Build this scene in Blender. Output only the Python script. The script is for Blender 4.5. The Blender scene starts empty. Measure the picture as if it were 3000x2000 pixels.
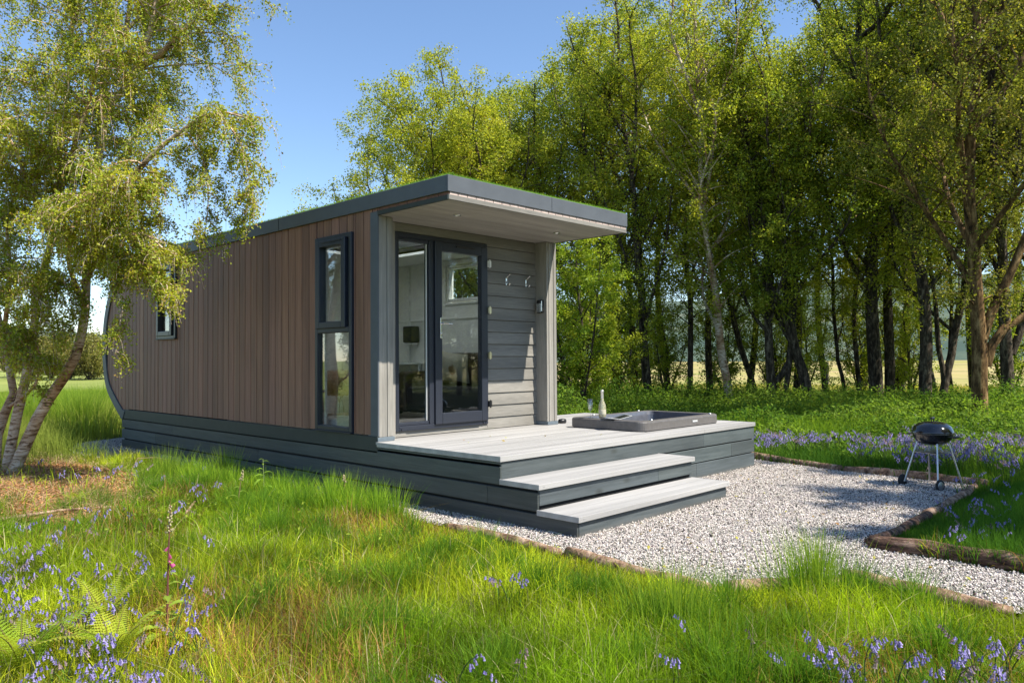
import bpy, bmesh, math, random
import numpy as np
from mathutils import Vector, Matrix

R_ = math.radians
rng = np.random.default_rng(7)
random.seed(7)

# ------------------------------------------------------------------ camera, sky, sun
CAM = np.array([-4.5612, -6.2470, 1.3644])
YAW, PITCH, ROLL, FPX = 0.802852, 0.023476, -0.0066066, 2256.26
_f = np.array([math.sin(YAW)*math.cos(PITCH), math.cos(YAW)*math.cos(PITCH), math.sin(PITCH)])
_r = np.array([math.cos(YAW), -math.sin(YAW), 0.0]); _u = np.cross(_r, _f)
_c, _s = math.cos(ROLL), math.sin(ROLL)
_r, _u = _c*_r + _s*_u, -_s*_r + _c*_u
cd = bpy.data.cameras.new('camera'); cam = bpy.data.objects.new('camera', cd)
bpy.context.scene.collection.objects.link(cam)
cam.matrix_world = Matrix(((_r[0], _u[0], -_f[0], CAM[0]), (_r[1], _u[1], -_f[1], CAM[1]), (_r[2], _u[2], -_f[2], CAM[2]), (0, 0, 0, 1)))
cd.sensor_width = 36; cd.lens = 36*FPX/3000; cd.clip_start = .05; cd.clip_end = 3000
sc = bpy.context.scene; sc.camera = cam

SUN = np.array([.42, -1.27, 1.73]); SUN /= np.linalg.norm(SUN)
w = bpy.data.worlds.new('World'); sc.world = w; w.use_nodes = True
nt = w.node_tree; bg = nt.nodes['Background']
sky = nt.nodes.new('ShaderNodeTexSky'); sky.sky_type = 'NISHITA'; sky.sun_disc = False
sky.sun_elevation = math.asin(SUN[2]); sky.sun_rotation = math.atan2(SUN[0], SUN[1])
sky.air_density = 1.0; sky.dust_density = 0.0; sky.ozone_density = 4.0; sky.altitude = 0
nt.links.new(sky.outputs[0], bg.inputs[0]); bg.inputs[1].default_value = 0.118
sd = bpy.data.lights.new('sun', 'SUN'); sd.energy = 5.0; sd.angle = R_(.53); sd.color = (1, .94, .83)
so = bpy.data.objects.new('sun', sd); sc.collection.objects.link(so)
so.rotation_euler = Vector(SUN).to_track_quat('Z', 'Y').to_euler(); so.location = (0, 0, 30)
vs = sc.view_settings; vs.view_transform = 'Standard'; vs.look = 'None'; vs.gamma = 1; vs.use_curve_mapping = False
vs.exposure = 0.9
cy = sc.cycles; cy.max_bounces = 8; cy.diffuse_bounces = 5; cy.glossy_bounces = 3; cy.transmission_bounces = 4
cy.transparent_max_bounces = 10; cy.use_denoising = True; cy.caustics_reflective = False; cy.caustics_refractive = False
cy.sample_clamp_indirect = 6

# ------------------------------------------------------------------ helpers
def tag(o, label=None, cat=None, group=None, kind=None):
    if label: o['label'] = label
    if cat: o['category'] = cat
    if group: o['group'] = group
    if kind: o['kind'] = kind
    return o

def empty(name, loc=(0, 0, 0), rz=0):
    o = bpy.data.objects.new(name, None); sc.collection.objects.link(o)
    o.location = loc; o.rotation_euler = (0, 0, rz); o.empty_display_size = .1
    return o

def link(name, me, mat=None, parent=None, loc=None, bevel=0, seg=1, smooth=False):
    o = bpy.data.objects.new(name, me); sc.collection.objects.link(o)
    if mat is not None and not me.materials: me.materials.append(mat)
    if parent is not None:
        o.parent = parent
    if loc is not None: o.location = loc
    if bevel:
        m = o.modifiers.new('bevel', 'BEVEL'); m.width = bevel; m.segments = seg; m.limit_method = 'ANGLE'; m.angle_limit = R_(35)
    if smooth:
        me.polygons.foreach_set('use_smooth', [True]*len(me.polygons))
    return o

def np_mesh(name, V, F, col=None):
    """V (n,3); F list of (m,k) index arrays; col (n,3) per vertex"""
    me = bpy.data.meshes.new(name)
    V = np.ascontiguousarray(V, dtype=np.float32)
    F = [np.asarray(f, dtype=np.int32) for f in F if len(f)]
    nl = sum(f.size for f in F); npoly = sum(len(f) for f in F)
    me.vertices.add(len(V)); me.vertices.foreach_set('co', V.ravel())
    me.loops.add(nl); me.loops.foreach_set('vertex_index', np.concatenate([f.ravel() for f in F]))
    tot = np.concatenate([np.full(len(f), f.shape[1], np.int32) for f in F])
    st = np.zeros(npoly, np.int32); st[1:] = np.cumsum(tot)[:-1]
    me.polygons.add(npoly); me.polygons.foreach_set('loop_start', st); me.polygons.foreach_set('loop_total', tot)
    me.update(calc_edges=True)
    if col is not None:
        a = me.color_attributes.new('tint', 'FLOAT_COLOR', 'POINT')
        c4 = np.ones((len(V), 4), np.float32); c4[:, :3] = col
        a.data.foreach_set('color', c4.ravel())
    return me

class MB:
    """collects boxes, prisms, tubes and lathes into ONE mesh"""
    def __init__(s): s.v = []; s.f = []; s.c = []
    def add(s, vs, fs, col=None):
        b = len(s.v); s.v += [tuple(v) for v in vs]; s.f += [tuple(b+i for i in f) for f in fs]
        s.c += [col or (1, 1, 1)]*len(vs); return s
    def box(s, x0, x1, y0, y1, z0, z1, col=None):
        return s.add([(x0,y0,z0),(x1,y0,z0),(x1,y1,z0),(x0,y1,z0),(x0,y0,z1),(x1,y0,z1),(x1,y1,z1),(x0,y1,z1)],
                     [(0,3,2,1),(4,5,6,7),(0,1,5,4),(1,2,6,5),(2,3,7,6),(3,0,4,7)], col)
    def prism(s, pts, axis, a0, a1, col=None):
        """polygon pts (2D) extruded along axis 0/1/2"""
        n = len(pts)
        def P(p, a):
            q = list(p); q.insert(axis, a); return tuple(q)
        vs = [P(p, a0) for p in pts]+[P(p, a1) for p in pts]
        fs = [tuple(range(n))[::-1], tuple(range(n, 2*n))]+[(i, (i+1) % n, n+(i+1) % n, n+i) for i in range(n)]
        return s.add(vs, fs, col)
    def tube(s, pts, rad, n=8, col=None, caps=True):
        pts = [np.array(p, float) for p in pts]
        if not hasattr(rad, '__len__'): rad = [rad]*len(pts)
        vs = []; fs = []; ref = None
        for i, p in enumerate(pts):
            t = pts[min(i+1, len(pts)-1)]-pts[max(i-1, 0)]; t = t/(np.linalg.norm(t)+1e-9)
            if ref is None:
                ref = np.cross(t, (0, 0, 1.)) if abs(t[2]) < .9 else np.cross(t, (1., 0, 0))
            a = ref-t*np.dot(ref, t); a /= np.linalg.norm(a)+1e-9; ref = a; b = np.cross(t, a)
            for k in range(n):
                an = 2*math.pi*k/n; vs.append(p+rad[i]*(a*math.cos(an)+b*math.sin(an)))
        for i in range(len(pts)-1):
            for k in range(n):
                fs.append((i*n+k, i*n+(k+1) % n, (i+1)*n+(k+1) % n, (i+1)*n+k))
        if caps:
            fs.append(tuple(range(n))[::-1]); fs.append(tuple((len(pts)-1)*n+k for k in range(n)))
        return s.add(vs, fs, col)
    def lathe(s, prof, c=(0, 0, 0), n=24, sx=1, sy=1, col=None, closed=False):
        vs = []; fs = []; m = len(prof)
        for r, z in prof:
            for k in range(n):
                a = 2*math.pi*k/n; vs.append((c[0]+r*math.cos(a)*sx, c[1]+r*math.sin(a)*sy, c[2]+z))
        for i in range(m-1 if not closed else m):
            j = (i+1) % m
            for k in range(n): fs.append((i*n+k, i*n+(k+1) % n, j*n+(k+1) % n, j*n+k))
        if not closed:
            fs.append(tuple(range(n))[::-1]); fs.append(tuple((m-1)*n+k for k in range(n)))
        return s.add(vs, fs, col)
    def mesh(s, name):
        me = bpy.data.meshes.new(name); me.from_pydata(s.v, [], s.f)
        a = me.color_attributes.new('tint', 'FLOAT_COLOR', 'POINT')
        c4 = np.ones((len(s.v), 4), np.float32); c4[:, :3] = s.c
        a.data.foreach_set('color', c4.ravel()); me.update()
        bm = bmesh.new(); bm.from_mesh(me); bmesh.ops.recalc_face_normals(bm, faces=bm.faces); bm.to_mesh(me); bm.free()
        return me
    def build(s, name, mat, parent=None, bevel=0, seg=1, smooth=False, loc=None):
        return link(name, s.mesh(name), mat, parent, loc, bevel, seg, smooth)

def vn(x, y, seed=0, sc_=1.0):
    """cheap smooth 2D noise about 0..1"""
    r = np.random.default_rng(seed); o = 0
    for k in range(7):
        a = r.uniform(0, 6.28); f = sc_*r.uniform(.6, 2.0); p = r.uniform(0, 6.28)
        o = o+np.sin((x*math.cos(a)+y*math.sin(a))*f+p+1.7*np.sin((y*math.cos(a)-x*math.sin(a))*f*.7+p*2))
    return .5+.5*np.tanh(o/2.6)

def mixc(a, b, t):
    t = np.asarray(t)[..., None]; return np.asarray(a)*(1-t)+np.asarray(b)*t

# ------------------------------------------------------------------ materials
def mat(name): 
    m = bpy.data.materials.new(name); m.use_nodes = True
    return m, m.node_tree.nodes, m.node_tree.links, m.node_tree.nodes['Principled BSDF']
def N(ns, t, **k):
    n = ns.new(t)
    for a, b in k.items():
        if a.startswith('i_'): n.inputs[a[2:].replace('_', ' ')].default_value = b
        else: setattr(n, a, b)
    return n
def ramp(ns, stops):
    r = ns.new('ShaderNodeValToRGB'); e = r.color_ramp.elements
    while len(e) < len(stops): e.new(.5)
    for q, (p, c) in zip(e, stops): q.position = p; q.color = (*c, 1)
    return r
def bump(ns, ls, p, h, strength=.3, dist=.01):
    b = N(ns, 'ShaderNodeBump', i_Strength=strength, i_Distance=dist); ls.new(h, b.inputs['Height']); ls.new(b.outputs[0], p.inputs['Normal'])
def coords(ns, ls, scale, kind='Object'):
    tc = ns.new('ShaderNodeTexCoord'); mp = ns.new('ShaderNodeMapping'); mp.inputs['Scale'].default_value = scale
    ls.new(tc.outputs[kind], mp.inputs[0]); return mp.outputs[0]
def mulc(ns, ls, a, b, f=1.0):
    m = ns.new('ShaderNodeMix'); m.data_type = 'RGBA'; m.blend_type = 'MULTIPLY'; m.inputs[0].default_value = f
    ls.new(a, m.inputs[6]); ls.new(b, m.inputs[7]); return m.outputs[2]

def m_plain(name, c, rough=.5, metal=0., nscale=30, nvar=.15, bmp=.05, spec=.5, coat=0):
    m, ns, ls, p = mat(name)
    t = N(ns, 'ShaderNodeTexNoise', i_Scale=nscale, i_Detail=5.0); ls.new(coords(ns, ls, (1, 1, 1)), t.inputs[0])
    r = ramp(ns, [(.3, tuple(x*(1-nvar) for x in c)), (.7, tuple(min(1, x*(1+nvar)) for x in c))]); ls.new(t.outputs[0], r.inputs[0])
    ls.new(r.outputs[0], p.inputs['Base Color']); p.inputs['Roughness'].default_value = rough; p.inputs['Metallic'].default_value = metal
    p.inputs['Specular IOR Level'].default_value = spec; p.inputs['Coat Weight'].default_value = coat
    if bmp: bump(ns, ls, p, t.outputs[0], bmp, .002)
    return m

def m_grain(name, c0, c1, scale, rough=.6, bmp=.25, wear=None):
    """wood-like: grain noise stretched by scale, multiplied by the board's own tint"""
    m, ns, ls, p = mat(name)
    t = N(ns, 'ShaderNodeTexNoise', i_Scale=1.0, i_Detail=8.0, i_Roughness=.65, i_Distortion=.4); ls.new(coords(ns, ls, scale), t.inputs[0])
    r = ramp(ns, [(.3, c0), (.72, c1)]); ls.new(t.outputs[0], r.inputs[0])
    a = N(ns, 'ShaderNodeAttribute', attribute_name='tint')
    c = mulc(ns, ls, r.outputs[0], a.outputs[0])
    big = N(ns, 'ShaderNodeTexNoise', i_Scale=1.0, i_Detail=3.0); ls.new(coords(ns, ls, tuple(s*.12 for s in scale)), big.inputs[0])
    r2 = ramp(ns, [(.3, (.76, .75, .74)), (.7, (1.14, 1.12, 1.1))]); ls.new(big.outputs[0], r2.inputs[0])
    c = mulc(ns, ls, c, r2.outputs[0])
    if wear:
        kn = N(ns, 'ShaderNodeTexVoronoi', i_Scale=wear); ls.new(coords(ns, ls, (1, 1, 2.2)), kn.inputs[0])
        r3 = ramp(ns, [(.0, (.45, .42, .38)), (.06, (.7, .68, .64)), (.13, (1, 1, 1))]); ls.new(kn.outputs[0], r3.inputs[0])
        c = mulc(ns, ls, c, r3.outputs[0])
    if wear:
        sp = ns.new('ShaderNodeSeparateXYZ'); tc2 = ns.new('ShaderNodeTexCoord'); ls.new(tc2.outputs['Object'], sp.inputs[0])
        mr = N(ns, 'ShaderNodeMapRange', i_From_Min=.055, i_From_Max=-.03); ls.new(sp.outputs[2], mr.inputs[0])
        sn = N(ns, 'ShaderNodeTexNoise', i_Scale=26.0, i_Detail=6.0); ls.new(tc2.outputs['Object'], sn.inputs[0])
        mm = N(ns, 'ShaderNodeMath', operation='MULTIPLY'); ls.new(mr.outputs[0], mm.inputs[0]); ls.new(sn.outputs[0], mm.inputs[1])
        dm = ns.new('ShaderNodeMix'); dm.data_type = 'RGBA'; ls.new(mm.outputs[0], dm.inputs[0]); ls.new(c, dm.inputs[6]); dm.inputs[7].default_value = (.22, .17, .12, 1); c = dm.outputs[2]
    ls.new(c, p.inputs['Base Color']); p.inputs['Roughness'].default_value = rough
    bump(ns, ls, p, t.outputs[0], bmp, .003)
    return m

def m_leaf(name, trans=.35, rough=.45, spec=.4, gain=(1, 1, 1)):
    m, ns, ls, p = mat(name)
    a = N(ns, 'ShaderNodeAttribute', attribute_name='tint')
    g = ns.new('ShaderNodeRGB'); g.outputs[0].default_value = (*gain, 1)
    c = mulc(ns, ls, a.outputs[0], g.outputs[0])
    ls.new(c, p.inputs['Base Color']); p.inputs['Roughness'].default_value = rough; p.inputs['Specular IOR Level'].default_value = spec
    tr = ns.new('ShaderNodeBsdfTranslucent')
    y = ns.new('ShaderNodeRGB'); y.outputs[0].default_value = (1.6, 1.6, .75, 1)
    ls.new(mulc(ns, ls, c, y.outputs[0]), tr.inputs[0])
    mx = ns.new('ShaderNodeMixShader'); mx.inputs[0].default_value = trans
    ls.new(p.outputs[0], mx.inputs[1]); ls.new(tr.outputs[0], mx.inputs[2]); ls.new(mx.outputs[0], ns['Material Output'].inputs[0])
    return m

def m_glass(name, base=.07, tint=(.93, .96, .95)):
    m, ns, ls, p = mat(name); ns.remove(p)
    lw = N(ns, 'ShaderNodeLayerWeight', i_Blend=.5)
    pw = N(ns, 'ShaderNodeMath', operation='POWER'); ls.new(lw.outputs['Facing'], pw.inputs[0]); pw.inputs[1].default_value = 4.0
    ma = N(ns, 'ShaderNodeMath', operation='MULTIPLY_ADD'); ls.new(pw.outputs[0], ma.inputs[0]); ma.inputs[1].default_value = 1-base; ma.inputs[2].default_value = base
    tr = ns.new('ShaderNodeBsdfTransparent'); tr.inputs[0].default_value = (*tint, 1)
    gl = ns.new('ShaderNodeBsdfGlossy'); gl.inputs['Roughness'].default_value = .01
    mx = ns.new('ShaderNodeMixShader'); ls.new(ma.outputs[0], mx.inputs[0]); ls.new(tr.outputs[0], mx.inputs[1]); ls.new(gl.outputs[0], mx.inputs[2])
    ls.new(mx.outputs[0], ns['Material Output'].inputs[0]); return m

def m_bark(name, c0, c1, c2, scale=(14, 14, 5), rough=.85):
    m, ns, ls, p = mat(name)
    co = coords(ns, ls, scale)
    t = N(ns, 'ShaderNodeTexNoise', i_Scale=1.0, i_Detail=8.0, i_Roughness=.7); ls.new(co, t.inputs[0])
    r = ramp(ns, [(.36, c0), (.5, c1), (.66, c2)]); ls.new(t.outputs[0], r.inputs[0])
    ls.new(r.outputs[0], p.inputs['Base Color']); p.inputs['Roughness'].default_value = rough; p.inputs['Specular IOR Level'].default_value = .2
    bump(ns, ls, p, t.outputs[0], .8, .02); return m

M = {}
M['cladding'] = m_grain('brown_timber_cladding', (.185, .086, .059), (.345, .18, .123), (55, 55, 1.6), .62, .35)
M['stain'] = m_grain('grey_stained_timber', (.048, .062, .066), (.095, .114, .120), (2.2, 2.2, 38), .6, .3, wear=1.7)
M['decktop'] = m_grain('pale_deck_board', (.34, .335, .33), (.395, .39, .384), (3, 60, 60), .55, .15)
M['warm'] = m_grain('warm_grey_board', (.165, .158, .142), (.245, .233, .21), (5, 60, 60), .6, .45)
M['warmv'] = m_grain('warm_grey_upright', (.21, .20, .18), (.31, .295, .268), (60, 60, 4), .6, .35)
M['soffit'] = m_grain('soffit_board', (.30, .27, .25), (.40, .365, .34), (4, 50, 50), .6, .2)
M['pink'] = m_grain('short_pale_boards', (.46, .35, .31), (.6, .48, .43), (60, 60, 6), .65, .2)
M['fascia'] = m_plain('anthracite_flashing', (.092, .102, .116), .5, 0, 6, .08, .03, .3)
M['band'] = m_plain('dark_green_grey_flashing', (.036, .043, .040), .55, 0, 6, .1, .03, .3)
M['upvc'] = m_plain('anthracite_frame', (.022, .026, .038), .35, 0, 40, .06, .02, .4)
M['upvc2'] = m_plain('blue_grey_base_block', (.12, .15, .175), .5, 0, 20, .1, .05)
M['dark'] = m_plain('dark_backing', (.012, .012, .012), .9)
M['chrome'] = m_plain('polished_steel', (.75, .74, .72), .22, 1., 60, .05, 0)
M['brass'] = m_plain('brassy_steel', (.62, .54, .36), .3, 1., 60, .08, 0)
M['steel'] = m_plain('galvanised_leg', (.5, .52, .54), .35, 1., 50, .1, .02)
M['black'] = m_plain('black_plastic', (.012, .012, .013), .4, 0, 40, .1, .03)
M['rubber'] = m_plain('black_rubber', (.02, .02, .02), .8)
M['enamel'] = m_plain('black_enamel', (.012, .011, .013), .09, 0, 8, .1, 0, .6, .6)
M['tub'] = m_plain('grey_tub_shell', (.115, .105, .10), .42, 0, 25, .12, .08)
M['tubin'] = m_plain('slate_tub_lining', (.10, .105, .125), .3, 0, 14, .2, .02, .6)
M['white'] = m_plain('white_board', (.80, .80, .77), .6, 0, 8, .04, .02)
M['offwhite'] = m_plain('off_white_frame', (.78, .78, .76), .4)
M['floor'] = m_grain('wood_floor', (.26, .21, .17), (.38, .32, .27), (30, 3, 30), .45, .1)
M['glass'] = m_glass('window_glass')
M['sglass'] = m_glass('side_window_glass', .16)
M['leaf_w'] = m_leaf('wood_leaf', .42, .5, .15)
M['leaf_b'] = m_leaf('birch_leaf', .42, .45, .22)
M['grass'] = m_leaf('grass_blade', .42, .7, .05)
M['petal'] = m_leaf('petal', .35, .6, .2)
M['sofa'] = m_plain('charcoal_fabric', (.03, .028, .028), .9, 0, 200, .3, .3)
M['brown'] = m_plain('brown_leather', (.05, .03, .022), .5, 0, 30, .3, .1)
M['led'] = m_plain('lamp_lens', (.7, .7, .68), .2)

def m_birch():
    m, ns, ls, p = mat('birch_bark')
    co = coords(ns, ls, (7, 7, 30))
    t = N(ns, 'ShaderNodeTexNoise', i_Scale=1.0, i_Detail=8.0, i_Roughness=.7, i_Distortion=.8); ls.new(co, t.inputs[0])
    r = ramp(ns, [(.34, (.04, .025, .016)), (.42, (.26, .16, .09)), (.49, (.62, .48, .36)), (.64, (.82, .75, .66))]); ls.new(t.outputs[0], r.inputs[0])
    b = N(ns, 'ShaderNodeTexNoise', i_Scale=1.0, i_Detail=3.0); ls.new(coords(ns, ls, (2.2, 2.2, 1.4)), b.inputs[0])
    r2 = ramp(ns, [(.4, (.6, .45, .32)), (.58, (1, 1, 1))]); ls.new(b.outputs[0], r2.inputs[0])
    ls.new(mulc(ns, ls, r.outputs[0], r2.outputs[0]), p.inputs['Base Color']); p.inputs['Roughness'].default_value = .75
    bump(ns, ls, p, t.outputs[0], .7, .012); return m
M['birch'] = m_birch()
M['bark'] = m_bark('wood_bark', (.018, .013, .009), (.055, .042, .03), (.20, .165, .12))
M['bark2'] = m_bark('mossy_brown_bark', (.016, .009, .005), (.13, .075, .03), (.36, .24, .11), (9, 9, 3))
M['log'] = m_bark('log_bark', (.05, .028, .018), (.26, .16, .105), (.50, .36, .26), (16, 16, 12))
M['logdark'] = m_bark('dark_wet_log', (.018, .011, .008), (.11, .062, .042), (.30, .20, .15), (22, 6, 22))
M['fence'] = m_bark('fence_wood', (.03, .025, .02), (.08, .07, .055), (.16, .14, .11), (20, 20, 5))

def m_ground():
    m, ns, ls, p = mat('meadow_ground')
    co = coords(ns, ls, (1, 1, 1))
    a = N(ns, 'ShaderNodeTexNoise', i_Scale=.9, i_Detail=8.0, i_Roughness=.7); ls.new(co, a.inputs[0])
    near = ramp(ns, [(.35, (.045, .05, .016)), (.5, (.07, .095, .02)), (.65, (.13, .12, .045))]); ls.new(a.outputs[0], near.inputs[0])
    b = N(ns, 'ShaderNodeTexNoise', i_Scale=.05, i_Detail=9.0, i_Roughness=.65); ls.new(co, b.inputs[0])
    far = ramp(ns, [(.38, (.23, .24, .06)), (.5, (.34, .29, .11)), (.62, (.40, .30, .15))]); ls.new(b.outputs[0], far.inputs[0])
    sp = ns.new('ShaderNodeSeparateXYZ'); ls.new(co, sp.inputs[0])
    # the fields beyond the wood (large x) are a dry golden pasture, those to the left a fresh green one
    s1 = N(ns, 'ShaderNodeMapRange', i_From_Min=26.0, i_From_Max=34.0); ls.new(sp.outputs[0], s1.inputs[0])
    mx = ns.new('ShaderNodeMix'); mx.data_type = 'RGBA'; ls.new(s1.outputs[0], mx.inputs[0]); ls.new(near.outputs[0], mx.inputs[6]); ls.new(far.outputs[0], mx.inputs[7])
    lf = ramp(ns, [(.35, (.17, .21, .05)), (.65, (.28, .30, .08))]); ls.new(b.outputs[0], lf.inputs[0])
    s2 = N(ns, 'ShaderNodeMapRange', i_From_Min=16.0, i_From_Max=24.0); ls.new(sp.outputs[1], s2.inputs[0])
    s3 = N(ns, 'ShaderNodeMath', operation='LESS_THAN'); ls.new(sp.outputs[0], s3.inputs[0]); s3.inputs[1].default_value = 26
    s4 = N(ns, 'ShaderNodeMath', operation='MULTIPLY'); ls.new(s2.outputs[0], s4.inputs[0]); ls.new(s3.outputs[0], s4.inputs[1])
    mx2 = ns.new('ShaderNodeMix'); mx2.data_type = 'RGBA'; ls.new(s4.outputs[0], mx2.inputs[0]); ls.new(mx.outputs[2], mx2.inputs[6]); ls.new(lf.outputs[0], mx2.inputs[7])
    ls.new(mx2.outputs[2], p.inputs['Base Color']); p.inputs['Roughness'].default_value = .95; p.inputs['Specular IOR Level'].default_value = .1
    bump(ns, ls, p, a.outputs[0], .6, .05); return m

def m_gravel():
    m, ns, ls, p = mat('gravel_bed')
    v = N(ns, 'ShaderNodeTexVoronoi', i_Scale=62.0); ls.new(coords(ns, ls, (1, 1, 1)), v.inputs[0])
    s = ns.new('ShaderNodeSeparateColor'); ls.new(v.outputs['Color'], s.inputs[0])
    r = ramp(ns, [(.0, (.10, .09, .085)), (.3, (.28, .26, .245)), (.7, (.42, .39, .37)), (1., (.6, .57, .54))]); ls.new(s.outputs[0], r.inputs[0])
    ls.new(r.outputs[0], p.inputs['Base Color']); p.inputs['Roughness'].default_value = .85
    bump(ns, ls, p, v.outputs['Distance'], 1., .012).__class__; return m
M['ground'] = m_ground(); M['gravel'] = m_gravel()
M['stone'] = m_leaf('stone', 0.0, .85, .3)
M['litter'] = m_leaf('litter_leaf', .1, .8, .2)
def m_soil():
    m, ns, ls, p = mat('leaf_mould')
    t = N(ns, 'ShaderNodeTexNoise', i_Scale=14.0, i_Detail=9.0, i_Roughness=.75); ls.new(coords(ns, ls, (1, 1, 1)), t.inputs[0])
    r = ramp(ns, [(.35, (.07, .033, .015)), (.5, (.26, .12, .05)), (.66, (.42, .23, .10))]); ls.new(t.outputs[0], r.inputs[0])
    ls.new(r.outputs[0], p.inputs['Base Color']); p.inputs['Roughness'].default_value = .95
    bump(ns, ls, p, t.outputs[0], .9, .03); return m
M['soil'] = m_soil()

# ------------------------------------------------------------------ setting: ground, gravel, hills
def sheet(name, poly, z, m, label):
    me = bpy.data.meshes.new(name); me.from_pydata([(x, y, z) for x, y in poly], [], [tuple(range(len(poly)))])
    o = link(name, me, m); o['kind'] = 'structure'; o['label'] = label; return o
sheet('ground', [(-900, -900), (1500, -900), (1500, 1500), (-900, 1500)], 0, M['ground'], 'meadow ground reaching to the far fields')
GRAV = [(-.42, -3.9), (-.42, 1.2), (-.72, 4.4), (-.82, 6.7), (-.35, 7.9), (.6, 8.5), (3.2, 8.6), (3.2, 1), (4.75, 1), (5.15, -1.0), (4.74, -2.7), (4.62, -4.1), (3.2, -4.12), (1.22, -4.22), (1.12, -4.6), (1.08, -7.5), (.24, -7.5), (.22, -4.4)]
sheet('gravel_path', GRAV, .012, M['gravel'], 'pale grey gravel bed and path round the deck')

def inpoly(x, y, poly):
    c = np.zeros(x.shape, bool); n = len(poly)
    for i in range(n):
        x0, y0 = poly[i]; x1, y1 = poly[(i+1) % n]
        k = ((y0 > y) != (y1 > y)) & (x < (x1-x0)*(y-y0)/((y1-y0)+1e-12)+x0); c ^= k
    return c
def indeck(x, y, m=0.0):
    a = (x > -m) & (x < 4.48+m) & (y > -1.71-m) & (y < 7.2)
    return a | ((x > -m) & (x < 2.3+m) & (y > -2.53-m) & (y < 0))
def rel(x, y):
    dx = x-CAM[0]; dy = y-CAM[1]; return np.hypot(dx, dy), np.degrees(np.arctan2(dx, dy))
def infrust(x, y, pad=4):
    d, h = rel(x, y); return (h > 46-33.8-pad) & (h < 46+33.8+pad)

def stones():
    n = 480000
    x = rng.uniform(-.9, 5.2, n); y = rng.uniform(-6.3, 8.2, n)
    k = inpoly(x, y, GRAV) & ~indeck(x, y, -.01) & infrust(x, y)
    d, _ = rel(x, y); k &= rng.random(n) < np.where(y > 0, .45, 1.0)
    x, y = x[k], y[k]; n = len(x)
    r = rng.uniform(.0045, .0080, n)*np.where(rng.random(n) < .1, 1.35, 1)
    base = np.array([(1,0,0),(0,1,0),(-1,0,0),(0,-1,0),(0,0,1),(0,0,-1)], float)
    V = base[None]*r[:, None, None]*rng.uniform(.65, 1.25, (n, 6, 1))
    V[:, :, 2] *= rng.uniform(.5, .9, (n, 1))
    V[:, :4, 2] += rng.normal(0, .25, (n, 4))*r[:, None]
    a = rng.uniform(0, 6.28, n); c, s = np.cos(a), np.sin(a)
    X = V[:, :, 0]*c[:, None]-V[:, :, 1]*s[:, None]; Y = V[:, :, 0]*s[:, None]+V[:, :, 1]*c[:, None]
    tl = rng.normal(0, .5, n)[:, None]; Z = V[:, :, 2]+X*tl
    V = np.stack([X+x[:, None], Y+y[:, None], Z+.014+rng.uniform(0, .012, n)[:, None]], -1).reshape(-1, 3)
    F = np.array([(0,1,4),(1,2,4),(2,3,4),(3,0,4),(1,0,5),(2,1,5),(3,2,5),(0,3,5)])
    F = (F[None]+(np.arange(n)*6)[:, None, None]).reshape(-1, 3)
    g = rng.choice([0, 1, 2, 3], n, p=[.42, .28, .17, .13])
    C = np.array([(.70, .63, .575), (.53, .475, .43), (.28, .245, .215), (.05, .045, .04)])[g]*rng.uniform(.85, 1.15, (n, 1))
    C += rng.normal(0, .012, (n, 3)); C = np.clip(C, .02, .82)
    o = link('gravel', np_mesh('gravel', V, [F], np.repeat(C, 6, 0)), M['stone'])
    tag(o, 'loose pale grey and white gravel chippings round the deck', 'gravel', kind='stuff')
stones()

def hills():
    n = 140; V = []; F = []; C = []
    for j, (dist, hs) in enumerate([(330, 0), (420, 9), (560, 24), (760, 34)]):
        for i in range(n):
            a = R_(-30+i*150/(n-1)); k = .55+.45*math.sin(i*.11+j)+.18*math.sin(i*.37+j*2); k = (max(.3, k)*.6+1.1)*1.3 if i > 62 else max(.25, k)*.8+(.9 if i > 56 else 0)
            V.append((CAM[0]+dist*math.sin(a), CAM[1]+dist*math.cos(a), hs*max(.25, k)-(.5 if j == 0 else 0)))
    for j in range(3):
        for i in range(n-1): F.append((j*n+i, j*n+i+1, (j+1)*n+i+1, (j+1)*n+i))
    me = bpy.data.meshes.new('hills'); me.from_pydata(V, [], F)
    m, ns, ls, p = mat('hill_heath')
    t = N(ns, 'ShaderNodeTexNoise', i_Scale=.02, i_Detail=9.0, i_Roughness=.7); ls.new(coords(ns, ls, (1, 1, 1)), t.inputs[0])
    r = ramp(ns, [(.4, (.035, .065, .045)), (.55, (.075, .105, .065)), (.7, (.15, .13, .09))]); ls.new(t.outputs[0], r.inputs[0])
    ls.new(r.outputs[0], p.inputs['Base Color']); p.inputs['Roughness'].default_value = 1
    o = link('hills', me, m, smooth=True); o['kind'] = 'structure'; o['label'] = 'low blue green hills on the horizon'
hills()

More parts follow.
